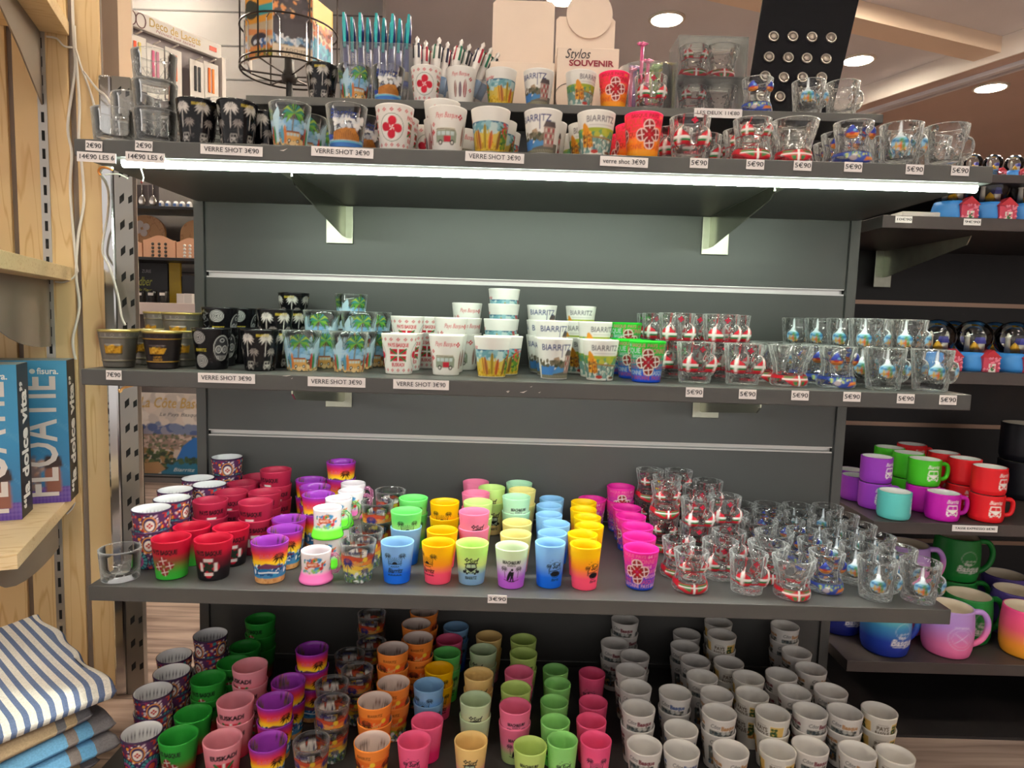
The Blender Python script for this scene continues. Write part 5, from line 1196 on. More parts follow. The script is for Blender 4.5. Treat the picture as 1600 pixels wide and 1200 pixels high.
# ------------------------------------------------------------------ wooden wall unit at the side
TW = math.radians(21.7); LX = Vector((math.cos(TW), math.sin(TW), 0)); DY = Vector((-math.sin(TW), math.cos(TW), 0))
zb = on_y(45, 864, .05).z; W0 = on_z(101, 785, zb); WO = Vector((W0.x, W0.y, 0)); WALL = .090
def loc(p): q = p-WO; return q.dot(LX), q.dot(DY)
def onwall(u, v, off=WALL): return on_plane(u, v, WO+DY*off, DY)
def wl(u, v): p = onwall(u, v); return loc(p)[0]
ROT = (0, 0, TW)
wall = MB().box(-1.2, wl(166, 430), WALL+.014, WALL+.03, 0, 2.25).put('wall_left', mat('grey_wall_backing', (150, 138, 130), .7), None, WO, ROT); structure(wall)
for a_, b_ in tuple((wl(22, 430)-.062*(k_+1)+.001, wl(22, 430)-.062*k_-.009) for k_ in range(1, 17))+((wl(22, 430)-.062, wl(22, 430)), (wl(32, 430), wl(71, 430)), (wl(80.5, 430), wl(117, 430)), (wl(127, 430), wl(165.5, 430))):
    structure(MB().rbox(a_, b_, WALL, WALL+.0139, 0.001, 2.25, .0015).put('plank', M_PINE, wall))
mb = MB(); sl = mb; xs = wl(76, 430)
mb.box(xs-.0075, xs+.0075, WALL-.002, WALL+.0138, 0.001, 2.25)
for i in range(64): sl.box(xs-.0025, xs+.0025, WALL-.0026, WALL-.0018, .06+i*.034, .06+i*.034+.019)
t = mb.put('slotted_rail', mat('galvanised_steel', (176, 172, 166), .35, .7), None, WO, ROT); tag(t, 'grey slotted wall rail between the pine planks', 'shelf rail'); t.data.materials.append(M_SLOT)
for p_ in t.data.polygons[6:]: p_.material_index = 1
rails = t
zm = onwall(112, 418).z; xm = wl(112, 418); zu = onwall(109, 57).z; xu = wl(109, 57)
tag(MB().rbox(-.6, .0, -.297, WALL-.003, zb-.0235, zb, .001).put('pine_shelf', M_PINEH, None, WO, ROT), 'lower pine shelf board carrying the blue boxes', 'shelf')
tag(MB().rbox(-.6, xm, -.36, WALL-.003, zm-.026, zm, .001).put('pine_shelf', M_PINEH, None, WO, ROT), 'middle pine shelf board showing its end grain', 'shelf')
tag(MB().rbox(-.6, xu, -.36, WALL-.003, zu, zu+.026, .001).put('pine_shelf', M_PINEH, None, WO, ROT), 'uppermost pine shelf board cut by the picture top', 'shelf')
M_BRK = mat('grey_painted_bracket', (132, 122, 112), .5)
def wbr(pts, label): tag(MB().prism(pts, 'x', xs-.0013, xs+.0013).put('shelf_bracket', M_BRK, None, WO, ROT), label, 'bracket', 'grey plate brackets of the pine shelves')
yw = WALL-.003
def arc(zt, z_low, yf): return [(yw, zt), (yw, z_low)]+[(yw-(yw-yf)*t_, z_low+(zt-.006-z_low)*(1-math.sqrt(max(0, 1-t_*t_)))) for t_ in (.15, .3, .45, .6, .75, .87, .95, 1.0)]+[(yf, zt)]
wbr(arc(zb-.024, zb-.115, -.285), 'grey curved plate bracket under the lower pine shelf'); wbr(arc(zm-.027, onwall(80, 541).z, -.33), 'grey curved plate bracket under the middle pine shelf')
zl = onwall(72, 165).z; wbr([(yw, zu-.001), (yw, zl), (-.05, zl+(zu-zl)*.42), (-.2, zl+(zu-zl)*.78), (-.33, zu-.02), (-.34, zu-.001)], 'grey curved plate bracket under the uppermost pine shelf')
t = MB().box(xu-.10, xu-.035, -.25, -.235, zu+.0265, zu+.12).put('pink_box', mat('pink_card', (200, 40, 95), .5), None, WO, ROT); tag(t, 'bright pink box edge on the uppermost pine shelf', 'box')

# boxes of pool floats
def paint_card(name, wmm, hmm, fn, base, nu=64, nv=64, k=4):
    c = Cv(wmm, hmm, base, 1.0, nu=nu, nv=nv, k=k); fn(c); C = c.out()
    vs = [((i+.5)/nu-.5, 0, (j+.5)/nv) for j in range(nv) for i in range(nu)]
    vs = [(x*(wmm/1000)*nu/(nu-1), 0, ((z*nv-.5)/(nv-1))*hmm/1000) for x, _, z in vs]
    fs = [(j*nu+i, j*nu+i+1, (j+1)*nu+i+1, (j+1)*nu+i) for j in range(nv-1) for i in range(nu-1)]
    me = new_mesh(name, vs, fs, M_PRINT); at = me.color_attributes.new('Col', 'FLOAT_COLOR', 'POINT'); at.data.foreach_set('color', C.astype(np.float32).ravel()); return me
BW, BH, BD = .20, .2705, .066
def d_pool(c):
    rg = random.Random(3)
    for i in range(26):
        x, y = rg.uniform(-100, 100), rg.uniform(60, 268); c.line([(x, y), (x+14, y-8), (x+34, y-26)], 1.2, (110, 170, 205), .5)
    c.band(0, 32, (90, 60, 150))
    for i in range(36): c.line([(-100+i*5.6, 0), (-100+i*5.6, 32)], .7, (150, 125, 195))
    for i in range(6): c.line([(-100, i*5.6), (100, i*5.6)], .7, (150, 125, 195))
    c.poly([(60, 22), (85, 22), (84, 60), (78, 88), (66, 86), (58, 60)], (150, 95, 80)); c.poly([(20, 26), (52, 26), (52, 70), (40, 92), (22, 80)], (130, 110, 110)); c.poly([(56, 66), (88, 70), (84, 90), (60, 92)], (60, 45, 45)); c.blotch(24, 56, 30, 90, [(165, 120, 105), (90, 110, 140), (185, 150, 135)], 26, 6, 4)
pool = paint_card('front_print', BW*1000, BH*1000, d_pool, [(0, (60, 110, 160)), (.5, (60, 140, 190)), (1, (75, 160, 205))], 72, 84)
M_BOXB = mat('black_box_card', (22, 22, 25), .45); M_BOXT = mat('box_top_card', (150, 175, 185), .5); M_LET = mat('pale_lettering', (226, 216, 212), .5); M_LETW = mat('white_lettering', (244, 242, 238), .5)
def floatbox(pr, label):
    x, y = loc(pr)
    t = empty('pool_float_box', WO+LX*x+DY*y, TW); t.location.z = zb+.0004; tag(t, label, 'box', 'boxed pool floats')
    MB().rbox(-BW, 0, 0.0006, BD, 0, BH, .0008).put('carton', M_BOXB, t); put('front_print', pool, t, (-BW/2, 0, 0))
    MB().box(-BW+.001, -.001, .001, BD-.001, BH, BH+.0004).put('top_face', M_BOXT, t)
    o = lettering('title', 'FLOATIE', .088, M_LET, t, (-.046, -.0005, .126), (math.pi/2, -math.pi/2, 0), .012, 0, .228)
    lettering('small_print', 'fisura.', .0165, M_LETW, t, (-.030, -.0005, BH-.020), (math.pi/2, 0, 0), .02, 0, .034)
    rg = MB().lathe([(.0046, 0), (.0046, .0003), (.0030, .0003), (.0030, 0)], 20).xf(Matrix.Translation((-.0545, -.0004, BH-.020)) @ Matrix.Rotation(math.pi/2, 4, 'X'))
    rg.put('logo', M_LETW, t)
    lettering('side_title', '\u201cla dolce vita\u201d', .050, M_LETW, t, (.0005, BD/2, .127), (math.pi/2, -math.pi/2, math.pi/2), .034, 0, .225)
    return t
floatbox(on_z(35, 812, zb), 'blue and black boxed pool float, nearer the shelf front'); floatbox(on_z(111, 784, zb), 'blue and black boxed pool float, against the pine planks')

# folded towels
def towel_mat(name, cols, scale, axis='X', weave=(400, 400)):
    mm = bpy.data.materials.new(name); mm.use_nodes = True; n, l = nodes(mm); b = n['Principled BSDF']; b.inputs['Roughness'].default_value = .95; b.inputs['Specular IOR Level'].default_value = .1
    tc = n.new('ShaderNodeTexCoord'); sp = n.new('ShaderNodeSeparateXYZ'); l.new(tc.outputs['UV'], sp.inputs[0])
    mt = n.new('ShaderNodeMath'); mt.operation = 'MULTIPLY'; mt.inputs[1].default_value = scale; l.new(sp.outputs[0], mt.inputs[0])
    fr = n.new('ShaderNodeMath'); fr.operation = 'FRACT'; l.new(mt.outputs[0], fr.inputs[0])
    rp = n.new('ShaderNodeValToRGB'); rp.color_ramp.interpolation = 'CONSTANT'; e = rp.color_ramp.elements
    e[0].position = 0; e[0].color = lin4(cols[0][1]); e[1].position = cols[1][0]; e[1].color = lin4(cols[1][1])
    for p_, c_ in cols[2:]: q = e.new(p_); q.color = lin4(c_)
    l.new(fr.outputs[0], rp.inputs[0])
    no = n.new('ShaderNodeTexNoise'); no.inputs['Scale'].default_value = 420; no.inputs['Detail'].default_value = 2; l.new(tc.outputs['Object'], no.inputs['Vector'])
    r2 = n.new('ShaderNodeValToRGB'); r2.color_ramp.elements[0].position = .35; r2.color_ramp.elements[0].color = (.86, .86, .86, 1); r2.color_ramp.elements[1].position = .65; r2.color_ramp.elements[1].color = (1.04, 1.04, 1.04, 1); l.new(no.outputs[0], r2.inputs[0])
    mu = n.new('ShaderNodeMixRGB'); mu.blend_type = 'MULTIPLY'; mu.inputs[0].default_value = 1; l.new(rp.outputs[0], mu.inputs[1]); l.new(r2.outputs[0], mu.inputs[2]); l.new(mu.outputs[0], b.inputs['Base Color'])
    bp = n.new('ShaderNodeBump'); bp.inputs['Strength'].default_value = .35; bp.inputs['Distance'].default_value = .001; l.new(no.outputs[0], bp.inputs['Height']); l.new(bp.outputs[0], b.inputs['Normal'])
    return mm
def towel(corner_bl, corner_br, corner_fr, corner_fl, z0, th, m, label, seed, sag=.006):
    """folded cloth: a soft rounded slab over the quad (world XY), uv x runs across"""
    nx, ny = 48, 40; rg = random.Random(seed); ph = [rg.uniform(0, 6) for _ in range(4)]
    vs = []; uv = []
    def P(s_, t_): return corner_bl*(1-s_)*(1-t_)+corner_br*s_*(1-t_)+corner_fr*s_*t_+corner_fl*(1-s_)*t_
    def edge(s_): d_ = min(s_, 1-s_); return min(1, d_/.07)
    top = []; bot = []
    for j in range(ny+1):
        for i in range(nx+1):
            s_, t_ = i/nx, j/ny; p = P(s_, t_); e = math.sqrt(max(0, 1-(1-min(edge(s_), edge(t_)))**2))
            bump = sag*(math.sin(s_*7+ph[0]+t_*2)+.7*math.sin(t_*6+ph[1]+s_*3))*.5*e
            mid = z0+th*.5; h = th*.5*e
            wob = .004*math.sin(t_*9+ph[2])+.003*math.sin(t_*21+ph[3])
            q = Vector((p.x+LX.x*wob*(s_ > .9), p.y+LX.y*wob*(s_ > .9), 0))
            top.append((q.x, q.y, mid+h+bump*.6)); bot.append((q.x, q.y, mid-h)); uv.append((s_, t_))
    vs = top+bot; N = (nx+1)*(ny+1); fs = []
    for j in range(ny):
        for i in range(nx):
            a = j*(nx+1)+i; fs.append((a, a+1, a+nx+2, a+nx+1)[::-1]); fs.append((N+a, N+a+1, N+a+nx+2, N+a+nx+1))
    rim = [i for i in range(nx+1)]+[(j+1)*(nx+1)-1 for j in range(1, ny+1)]+[ny*(nx+1)+i for i in range(nx-1, -1, -1)]+[j*(nx+1) for j in range(ny-1, 0, -1)]
    for a, b in zip(rim, rim[1:]+rim[:1]): fs.append((a, b, N+b, N+a))
    c0 = (corner_bl+corner_br+corner_fr+corner_fl)/4
    me = new_mesh('folded_towel', [(x-c0.x, y-c0.y, z-z0) for x, y, z in vs], fs, m, True)
    ul = me.uv_layers.new(name='UVMap'); U = uv+uv
    for lp in me.loops: ul.data[lp.index].uv = U[lp.vertex_index]
    o = put('folded_towel', me, None, (c0.x, c0.y, z0)); tag(o, label, 'towel', 'folded towels below the pine shelf'); return o
STR = towel_mat('striped_towel_cloth', [(0, (240, 236, 228)), (.55, (106, 122, 158))], 11.0)
TAN = towel_mat('tan_grey_towel_cloth', [(0, (176, 152, 122)), (.66, (110, 108, 112)), (.74, (186, 162, 128)), (.84, (118, 118, 124))], 1.0)
BLU = towel_mat('blue_grey_towel_cloth', [(0, (112, 165, 205)), (.62, (140, 128, 124)), (.7, (110, 170, 215)), (.82, (128, 126, 130))], 1.0)
zt0 = on_y(178, 1055, .02).z
def q4(z, bl, br, fr_, fl): return [on_z(*p, z) for p in (bl, br, fr_, fl)]
top = zt0
q = q4(top, (-130, 1012), (62, 955), (180, 1062), (-40, 1150))
towel(*[Vector((p.x, p.y, 0)) for p in q], top-.034, .034, STR, 'white towel with blue stripes, topmost of the towel stack', 1, .008)
specs = [(TAN, .026, .004, 'tan and grey towel directly under the striped one'), (BLU, .024, .030, 'bright blue towel, third from the stack top'), (BLU, .026, .036, 'bright blue towel, fourth from the stack top'), (TAN, .028, .004, 'tan and grey towel, fifth from the stack top'), (TAN, .032, .002, 'tan and grey towel, lowest of the stack')]
zz = top-.034
for i, (m_, th, off, lb) in enumerate(specs):
    zz -= th+.0006
    ps = [Vector((p.x, p.y, 0)) for p in q]; ps[1] = ps[1]+LX*(off-.05)+DY*-.02; ps[2] = ps[2]+LX*(off-.032)+DY*.01*(i % 2)
    towel(*ps, zz, th, m_, lb, 10+i, .002)
pl = MB().rbox(-.7, -.05, -.62, WALL-.003, 0, zz-.002, .002).put('plinth_board', M_PINEH, None, WO, ROT); tag(pl, 'pine plinth under the stack of towels', 'plinth')

# chrome slotted upright beside the planks
pz = on_y(176, 120, .40).z; pc = on_y(189, 640, .40)
t = empty('slotted_upright', (pc.x, .40, 0), TW*.5); tag(t, 'tall chrome slotted upright between pine wall and grey panel', 'upright post')
MB().rbox(-.022, .0, -.010, .018, 0, pz, .004).put('chrome_tube', M_CHROME, t)
s_ = MB().box(.0005, .033, -.006, .016, 0, pz)
for i in range(24): s_.prism([(.0095, .05+i*.05), (.0175, .058+i*.05), (.0175, .072+i*.05), (.0095, .064+i*.05)], 'y', -.0066, -.0058); s_.prism([(.025, .052+i*.05), (.0318, .056+i*.05), (.0318, .069+i*.05), (.025, .064+i*.05)], 'y', -.0066, -.0058)
o = s_.put('slotted_rail', mat('scuffed_steel', (150, 146, 140), .3, .85), t); o.data.materials.append(M_SLOT)
for p_ in o.data.polygons[6:]: p_.material_index = 1
# pale post behind it
structure(MB().box(on_y(158, 60, .80).x, on_y(185, 60, .80).x, .80, .86, 0, CEIL).put('trim_post', M_BEIGE)); structure(MB().box(on_y(185.5, 60, .82).x, on_y(191, 60, .82).x, .82, .87, 0.0, CEIL).put('trim_post_pale', mat('pale_laminate', (214, 200, 186), .5)))

# cables
def cable(name, pts, label, r=.0019, m=M_CABLE):
    P = []
    for i in range(len(pts)-1):
        p0, p1, p2, p3 = [Vector(pts[max(0, min(len(pts)-1, k))]) for k in (i-1, i, i+1, i+2)]
        for k in range(6):
            t_ = k/6; P.append(.5*((2*p1)+(-p0+p2)*t_+(2*p0-5*p1+4*p2-p3)*t_*t_+(-p0+3*p1-3*p2+p3)*t_**3))
    P.append(Vector(pts[-1]))
    o = MB().tube(P, r, 7).put(name, m, smooth=True); return tag(o, label, 'cable', 'white cables')
cw = lambda pts: [onwall(u, v, WALL-.006) for u, v in pts]
cable('cable', cw([(113, -5), (115, 60), (117, 110), (106, 195), (112, 240), (110, 300), (118, 400), (121, 425)]), 'white cable hanging along the plank gap, on its outer side', .0026)
cable('cable', cw([(116, 40), (118, 80), (124, 160), (123, 215), (127, 250), (131, 315), (122, 370), (119, 430), (124, 480), (114, 530), (118, 562)]), 'white cable looping past the middle pine shelf', .0026)
cable('cable', cw([(72, 57), (88, 60), (100, 72), (113, 74)]), 'thin white cable below the uppermost pine shelf')
cable('cable', cw([(121, 425), (112, 436), (98, 441), (86, 440)]), 'thin white cable under the middle pine shelf')
cable('cable', cw([(117, 785), (112, 795), (104, 803)]), 'short white cable under the lower pine shelf')
b0 = on_y(176, 263, .012)
cable('cable', [onwall(118, 75, WALL-.01), onwall(127, 105, WALL-.02), onwall(140, 140, WALL-.05), on_y(150, 175, .10), on_y(157, 205, .07)], 'thin white cable running from planks down to the tumblers')
cable('cable', [onwall(131, 112, WALL-.05), on_y(150, 137, .2), on_y(165, 150, .15), on_y(178, 172, .1)], 'thin white cable ending behind the etched tumblers')
cable('cable', [b0, on_y(160, 262, .02), on_y(157, 272, .06), on_y(165, 285, .12), on_y(170, 305, .25), on_y(168, 340, .36), on_y(160, 390, .375), on_y(172, 420, .375), on_y(184, 460, .375), on_y(190, 495, .375), on_y(196, 508, .375)], 'white cable falling from the light strip along the chrome upright', .0022)
cable('cable', [on_y(164, 273, .08), on_y(185, 272, .08), on_y(200, 279, .08)], 'short loose white wire below the top shelf corner', .0012)
cable('cable', [b0+Vector((0, 0, -.002)), on_y(160, 261, .012), on_y(154, 267, .014), on_y(157, 274, .016)], 'short orange wire at the light strip end', .0016, mat('orange_wire', (225, 140, 60), .5, emit=None))
cable('cable', [on_y(219, 257, .012), on_y(221, 266, .012), on_y(224, 276, .013), on_y(223, 284, .014)], 'thin white string hanging from the top shelf label', .0008)
p = on_y(196, 605, .10); cable('cable', [Vector((-.577, .05, ZM-TH-.003)), on_y(193, 606, .06), on_y(188, 612, .06), on_y(186, 608, .06)], 'short wire end glowing under the second shelf', .0020, mat('amber_wire', (235, 180, 110), .5))

# ------------------------------------------------------------------ behind the main unit
YW = 1.9
M_SLATW = noise_tint(mat('grey_slatwall', (120, 115, 114), .6), amount=.04, nscale=10)
wr = MB().box(-3.6, -.62, YW+.22, YW+.28, 0, CEIL-.001).put('wall_rear', M_SLATW); structure(wr)
gr = MB()
for i in range(16): gr.box(-3.6, -.62, YW+.218, YW+.2205, .12+i*.14, .126+i*.14)
structure(gr.put('wall_rear_grooves', mat('groove_shadow_gap', (60, 58, 58), .7), wr))
def px(u, v, y=YW): return on_y(u, v, y)
def back_shelf(v, label, y0=YW, y1=YW+.2, u0=150, u1=330, th=.012, m=None):
    z = px(250, v).z; a, b = px(u0, v).x, px(u1, v).x
    return tag(MB().rbox(a, b, y0, y1, z-th, z, .001).put('rear_shelf', m or M_BLACK), label, 'shelf'), z
_, zA = back_shelf(322, 'black rear shelf with souvenir spoons, seen past the chrome upright'); _, zB2 = back_shelf(402, 'black rear shelf carrying the wooden magnet racks'); _, zC = back_shelf(473, 'pale rear counter under black jars', th=.05, m=mat('pale_cloth', (215, 200, 196), .8))
# supports for those shelves
MB_ = MB().box(px(146, 600).x-.03, px(146, 600).x-.01, YW+.02, YW+.2, 0, zA+.25); tag(MB_.put('rear_rack', M_BLACK), 'black side frame of the rear shelves', 'rack')
# spoons in sleeves
M_SPOON = mat('polished_spoon_steel', (214, 208, 198), .18, 1.0)
for u, e in ((207, 'first from the upright'), (222, 'middle of three'), (239, 'nearest the thimbles')):
    p = px(u, 320, YW+.03); H_ = px(u, 280, YW+.03).z-zA
    t = empty('souvenir_spoon', (p.x, YW+.03, zA+.0003)); tag(t, f'silver souvenir spoon standing bowl down, {e}', 'spoon', 'souvenir spoons')
    MB().lathe([(.0001, .0), (.012, .006), (.016, .02), (.013, .036), (.004, .046), (.0001, .048)], 16).xf(Matrix.Diagonal((1, .35, 1, 1))).put('bowl', M_SPOON, t, smooth=True)
    MB().tube([(0, 0, .044), (0, .001, H_*.6), (0, 0, H_*.85)], [.0022, .0018, .003], 8).put('handle', M_SPOON, t, smooth=True)
    MB().lathe([(.0001, -.006), (.006, 0), (.0001, .008)], 12, (0, 0, H_*.88)).put('crest', mat('enamel_crest', (150, 60, 60), .4), t, smooth=True)
    MB().box(-.021, .021, .006, .009, 0, H_*.8).put('backing_card', mat('dark_backing_card', (58, 50, 52), .6), t)
for i, u in enumerate((252, 263, 275, 285, 296)):
    p = px(u, 323, YW+.05)
    t = empty('porcelain_thimble', (p.x, YW+.05, zA+.0003)); tag(t, f'white porcelain thimble with blue view, {ORD[i] if i else "first"} from the spoons', 'thimble', 'porcelain thimbles')
    MB().lathe([(.0125, 0), (.011, .018), (.008, .027), (.0001, .030)], 16).put('cup', mat('thimble_glaze', (225, 224, 226), .2), t, smooth=True)
    MB().box(-.006, .006, -.0135, -.0112, .006, .018).put('picture', mat('blue_view', (80, 110, 165), .4), t)
# boards with a motif, and magnet racks
M_WB = wood_mat('light_board_wood', (196, 148, 98), (172, 122, 76), (130, 90, 55), 14, (3, 3, 2), .5)
for u0, u1, v0, v1, e in ((196, 257, 335, 398, 'with white cross motif'), (281, 330, 343, 398, 'partly behind the grey panel')):
    a, b, zt = px(u0, v0, YW+.1).x, px(u1, v0, YW+.1).x, px(u0, v0, YW+.1).z; w_ = b-a
    pts = [(a+w_*(.5-.5*math.cos(math.pi*k/12)), zB2+(zt-zB2)*(.62+.38*math.sin(math.pi*k/12))) for k in range(13)]+[(b, zB2+.0005), (a, zB2+.0005)]
    o = tag(MB().prism(pts, 'y', YW+.1, YW+.115).put('wooden_board', M_WB), f'round topped wooden board {e}', 'cutting board')
    if 'motif' in e:
        c = Cv(60, 60, (196, 148, 98), nu=8, nv=8); mb = MB()
        cx_, cz_ = px(222, 357, YW+.1).x, px(222, 357, YW+.1).z
        for k in range(4):
            q_ = math.pi/2*k+.4; mb.lathe([(.0001, 0), (.017, 0), (.017, .001), (.0001, .001)], 16, (0, 0, 0)) if False else mb.prism([(cx_+.02*math.cos(q_)+.015*math.cos(w2), cz_+.02*math.sin(q_)+.015*math.sin(w2)) for w2 in [2*math.pi*i/14 for i in range(14)]], 'y', YW+.0985, YW+.0999)
        mb.put('motif', mat('white_motif', (215, 205, 198), .6), o)
M_PEACH = mat('peach_rack_board', (236, 182, 146), .6); M_BEAD = mat('magnet_metal', (110, 105, 96), .3, .8)
for u0, u1, v0, e, cols_, beads in ((180, 222, 372, 'behind the chrome upright', 3, 'd'), (224, 274, 367, 'with twelve dark magnets', 3, 'd'), (276, 318, 371, 'with pale magnets beside the grey panel', 3, 'w')):
    a, b = px(u0, 400, YW+.02).x, px(u1, 400, YW+.02).x; zt = px(u0, v0, YW+.02).z; w_ = b-a
    pts = [(a, zB2+.0004), (b, zB2+.0004), (b, zB2+(zt-zB2)*.78)]+[(b-w_*k/10, zB2+(zt-zB2)*(.78+.22*math.sin(math.pi*k/10)**2)) for k in range(1, 10)]+[(a, zB2+(zt-zB2)*.78)]
    o = tag(MB().prism(pts, 'y', YW+.02, YW+.03).put('magnet_rack', M_PEACH), f'peach wooden magnet rack {e}', 'display rack', 'peach magnet racks')
    for i in range(3):
        for j in range(4):
            k_ = tag(MB().lathe([(.0001, .004), (.005, .003), (.0065, 0)], 10).xf(Matrix.Rotation(math.pi/2, 4, 'X')).put('magnet', M_BEAD if beads == 'd' else M_WHITE, None, (a+w_*(.3+.2*i), YW+.0197, zB2+(zt-zB2)*(.1+.17*j))), f'small {"dark" if beads=="d" else "pale"} round magnet on the peach rack {e}', 'magnet', f'magnets on the rack {e}')
# dark signs, jars
zs_ = px(250, 406, YW+.16).z
o = tag(MB().box(px(196, 440, YW+.17).x, px(262, 440, YW+.17).x, YW+.17, YW+.185, zC+.0004, zB2-.014).put('dark_sign', mat('charcoal_sign', (48, 48, 50), .5)), 'charcoal sign with pale green script behind the jars', 'sign')
lettering('script', 'Ridber', .055, mat('green_script', (196, 200, 90), .5), o, (px(222, 442, YW+.169).x, YW+.169, px(222, 440, YW+.169).z), (math.pi/2, 0, 0), .005, .3, .085)
lettering('small_script', 'de Fleur', .02, mat('green_script_small', (196, 200, 90), .5), o, (px(226, 453, YW+.169).x, YW+.169, px(226, 453, YW+.169).z), (math.pi/2, 0, 0), .003, .3, .06)
lettering('heading', 'ZURIE', .02, mat('grey_script', (190, 190, 190), .5), o, (px(229, 424, YW+.169).x, YW+.169, px(229, 424, YW+.169).z), (math.pi/2, 0, 0), .003, 0, .04)
tag(MB().rbox(px(264, 440, YW+.14).x, px(282, 440, YW+.14).x, YW+.14, YW+.155, zC+.0004, px(270, 410, YW+.14).z, .002).put('yellow_pouch', mat('yellow_pouch', (190, 160, 35), .5)), 'yellow pouch standing beside the charcoal sign', 'pouch')
p = px(296, 440, YW+.16); tag(MB().lathe([(.0001, 0), (.062, 0), (.062, .012), (.0001, .012)], 36).xf(Matrix.Translation((p.x, YW+.16, zC+.0635)) @ Matrix.Rotation(math.pi/2, 4, 'X')).put('dark_plate', mat('dark_plate', (34, 32, 36), .4)), 'dark round plate standing behind the pale boxes', 'plate')
for i, u in enumerate((205, 221, 239, 257)):
    p = px(u, 472, YW+.05); h_ = px(u, 456, YW+.05).z-zC
    o = MB().lathe([(.0001, 0), (.0175, 0), (.0175, h_), (.0155, h_+.004), (.0001, h_+.004)], 18).put('black_jar', mat('jar_black', (24, 24, 27), .35), None, (p.x, YW+.05, zC+.0004), smooth=True); tag(o, f'small black jar on the pale rear counter, {"first" if i==0 else ORD[i]} from the upright', 'jar', 'black jars')
    MB().box(-.011, .011, -.0185, -.0175, h_*.65, h_*.9).put('label', M_WHITE, o)
for i, u in enumerate((284, 296)):
    p = px(u, 472, YW+.07); h_ = px(u, 459, YW+.07).z-zC
    o = tag(MB().rbox(-.0165, .0165, -.012, .012, 0, h_, .001).put('pale_box', M_WHITE, None, (p.x, YW+.07, zC+.0004)), f'small white box on the pale rear counter, {"beside the jars" if i==0 else "beside the grey panel"}', 'box')
# coast picture on its wire stand
def d_coastpic(c):
    c.band(150, 300, (215, 205, 195)); c.blotch(-110, 110, 170, 290, [(228, 220, 212), (200, 192, 186), (222, 210, 200)], 60, 30, 2)
    c.blotch(-110, 110, 150, 178, [(80, 100, 150), (120, 135, 170), (150, 150, 170)], 40, 22, 3); c.band(95, 150, (150, 130, 120)); c.blotch(-110, 110, 95, 150, [(190, 160, 145), (110, 120, 90), (205, 185, 175), (90, 100, 80)], 150, 8, 4)
    c.poly([(10, 60), (110, 60), (110, 150), (60, 140), (30, 110)], (40, 110, 190)); c.poly([(-30, 0), (110, 0), (110, 70), (20, 60), (-40, 30)], (25, 105, 140)); c.blotch(-110, 0, 20, 95, [(50, 75, 45), (80, 100, 60), (40, 60, 45), (150, 120, 80)], 110, 12, 5)
    c.poly([(-110, 0), (-50, 0), (-20, 24), (-40, 50), (-110, 40)], (165, 130, 90)); c.blotch(-20, 110, 45, 68, [(35, 60, 45), (60, 85, 55)], 40, 9, 6); c.band(0, 6, (20, 60, 75))
    c.text('La Côte Basque', 10, 262, 46, (190, 150, 50), .01, .3, 200); c.text('Le Pays Basque', 20, 222, 16, (60, 60, 70), .005, .3, 110); c.text('Biarritz', 30, 22, 16, (225, 225, 225), 0, .3, 60)
YP = 1.62
pa, pb, zt_, zb2 = px(209, 700, YP).x, px(330, 700, YP).x, px(250, 614, YP).z, px(250, 742, YP).z
me = paint_card('coast_print', 220, 300, d_coastpic, (200, 190, 180), 90, 96)
o = MB().box(pa, pb, YP+.001, YP+.004, zb2, zt_).put('picture_panel', M_WHITE); tag(o, 'tall coast view print on a black wire stand beside the panel', 'picture')
c_ = put('coast_print', me, o, ((pa+pb)/2, YP, zb2)); c_.scale = ((pb-pa)/.22, 1, (zt_-zb2)/.30)
ws = MB(); xw = px(224, 700, YP-.01).x
ws.tube([(xw, YP-.012, 0.001), (xw, YP-.012, px(224, 665, YP).z)], .003, 6).tube([(pa, YP-.012, px(230, 665, YP).z), (xw, YP-.012, px(224, 665, YP).z)], .003, 6).tube([(pa, YP-.012, zb2-.004), (pb, YP-.012, zb2-.004)], .004, 6).tube([(pb-.02, YP+.02, .001), (pb-.02, YP+.02, zb2)], .004, 6)
tag(ws.put('wire_stand', M_BLACK), 'black wire stand holding the coast print', 'stand')

# shoelace display
P1 = on_y(189, 45, .86); P2 = on_y(342, 62, 1.10); ang = math.atan2(P2.y-P1.y, P2.x-P1.x); L_ = math.hypot(P2.x-P1.x, P2.y-P1.y)
ztop = on_y(189, 10, .86).z; zh = on_y(189, 36, .86).z
t = empty('shoelace_display', (P1.x, P1.y, 0), ang); tag(t, 'white shoelace display with gold heading and hanging packs', 'display stand')
MB().box(0, L_, .004, .012, Z0+.49, ztop-.002).put('back_panel', mat('grey_display_back', (150, 140, 142), .6), t)
MB().rbox(0, L_, -.012, .004, zh, ztop, .002).put('header', M_WHITE, t)
MB().box(L_-.012, L_, -.03, .004, Z0+.49, zh).put('side_panel', M_WHITE, t)
lettering('heading', 'Deco de Lacets', .030, mat('gold_lettering', (190, 155, 70), .4), t, (L_*.50, -.0125, zh+(ztop-zh)*.60), (math.pi/2, 0, 0), .01, 0, L_*.52)
lettering('subheading', 'Nouez vos lacets', .011, mat('red_grey_lettering', (170, 120, 115), .5), t, (L_*.50, -.0125, zh+(ztop-zh)*.22), (math.pi/2, 0, 0), 0, .25, L_*.40)
sh_ = MB()
for k in (0, 1):
    x0 = L_*(.07+.09*k); sh_.tube([(x0+.013*math.cos(a), -.0125, zh+(ztop-zh)*.5+.018*math.sin(a)) for a in [2*math.pi*i/16 for i in range(16)]], .0014, 5, True)
sh_.put('shoe_drawing', mat('brown_drawing', (130, 95, 95), .5), t)
MB().rbox(L_*.86, L_*.94, -.0135, -.012, zh+(ztop-zh)*.35, zh+(ztop-zh)*.65, .0003).put('red_badge', mat('red_badge', (215, 80, 60), .5), t)
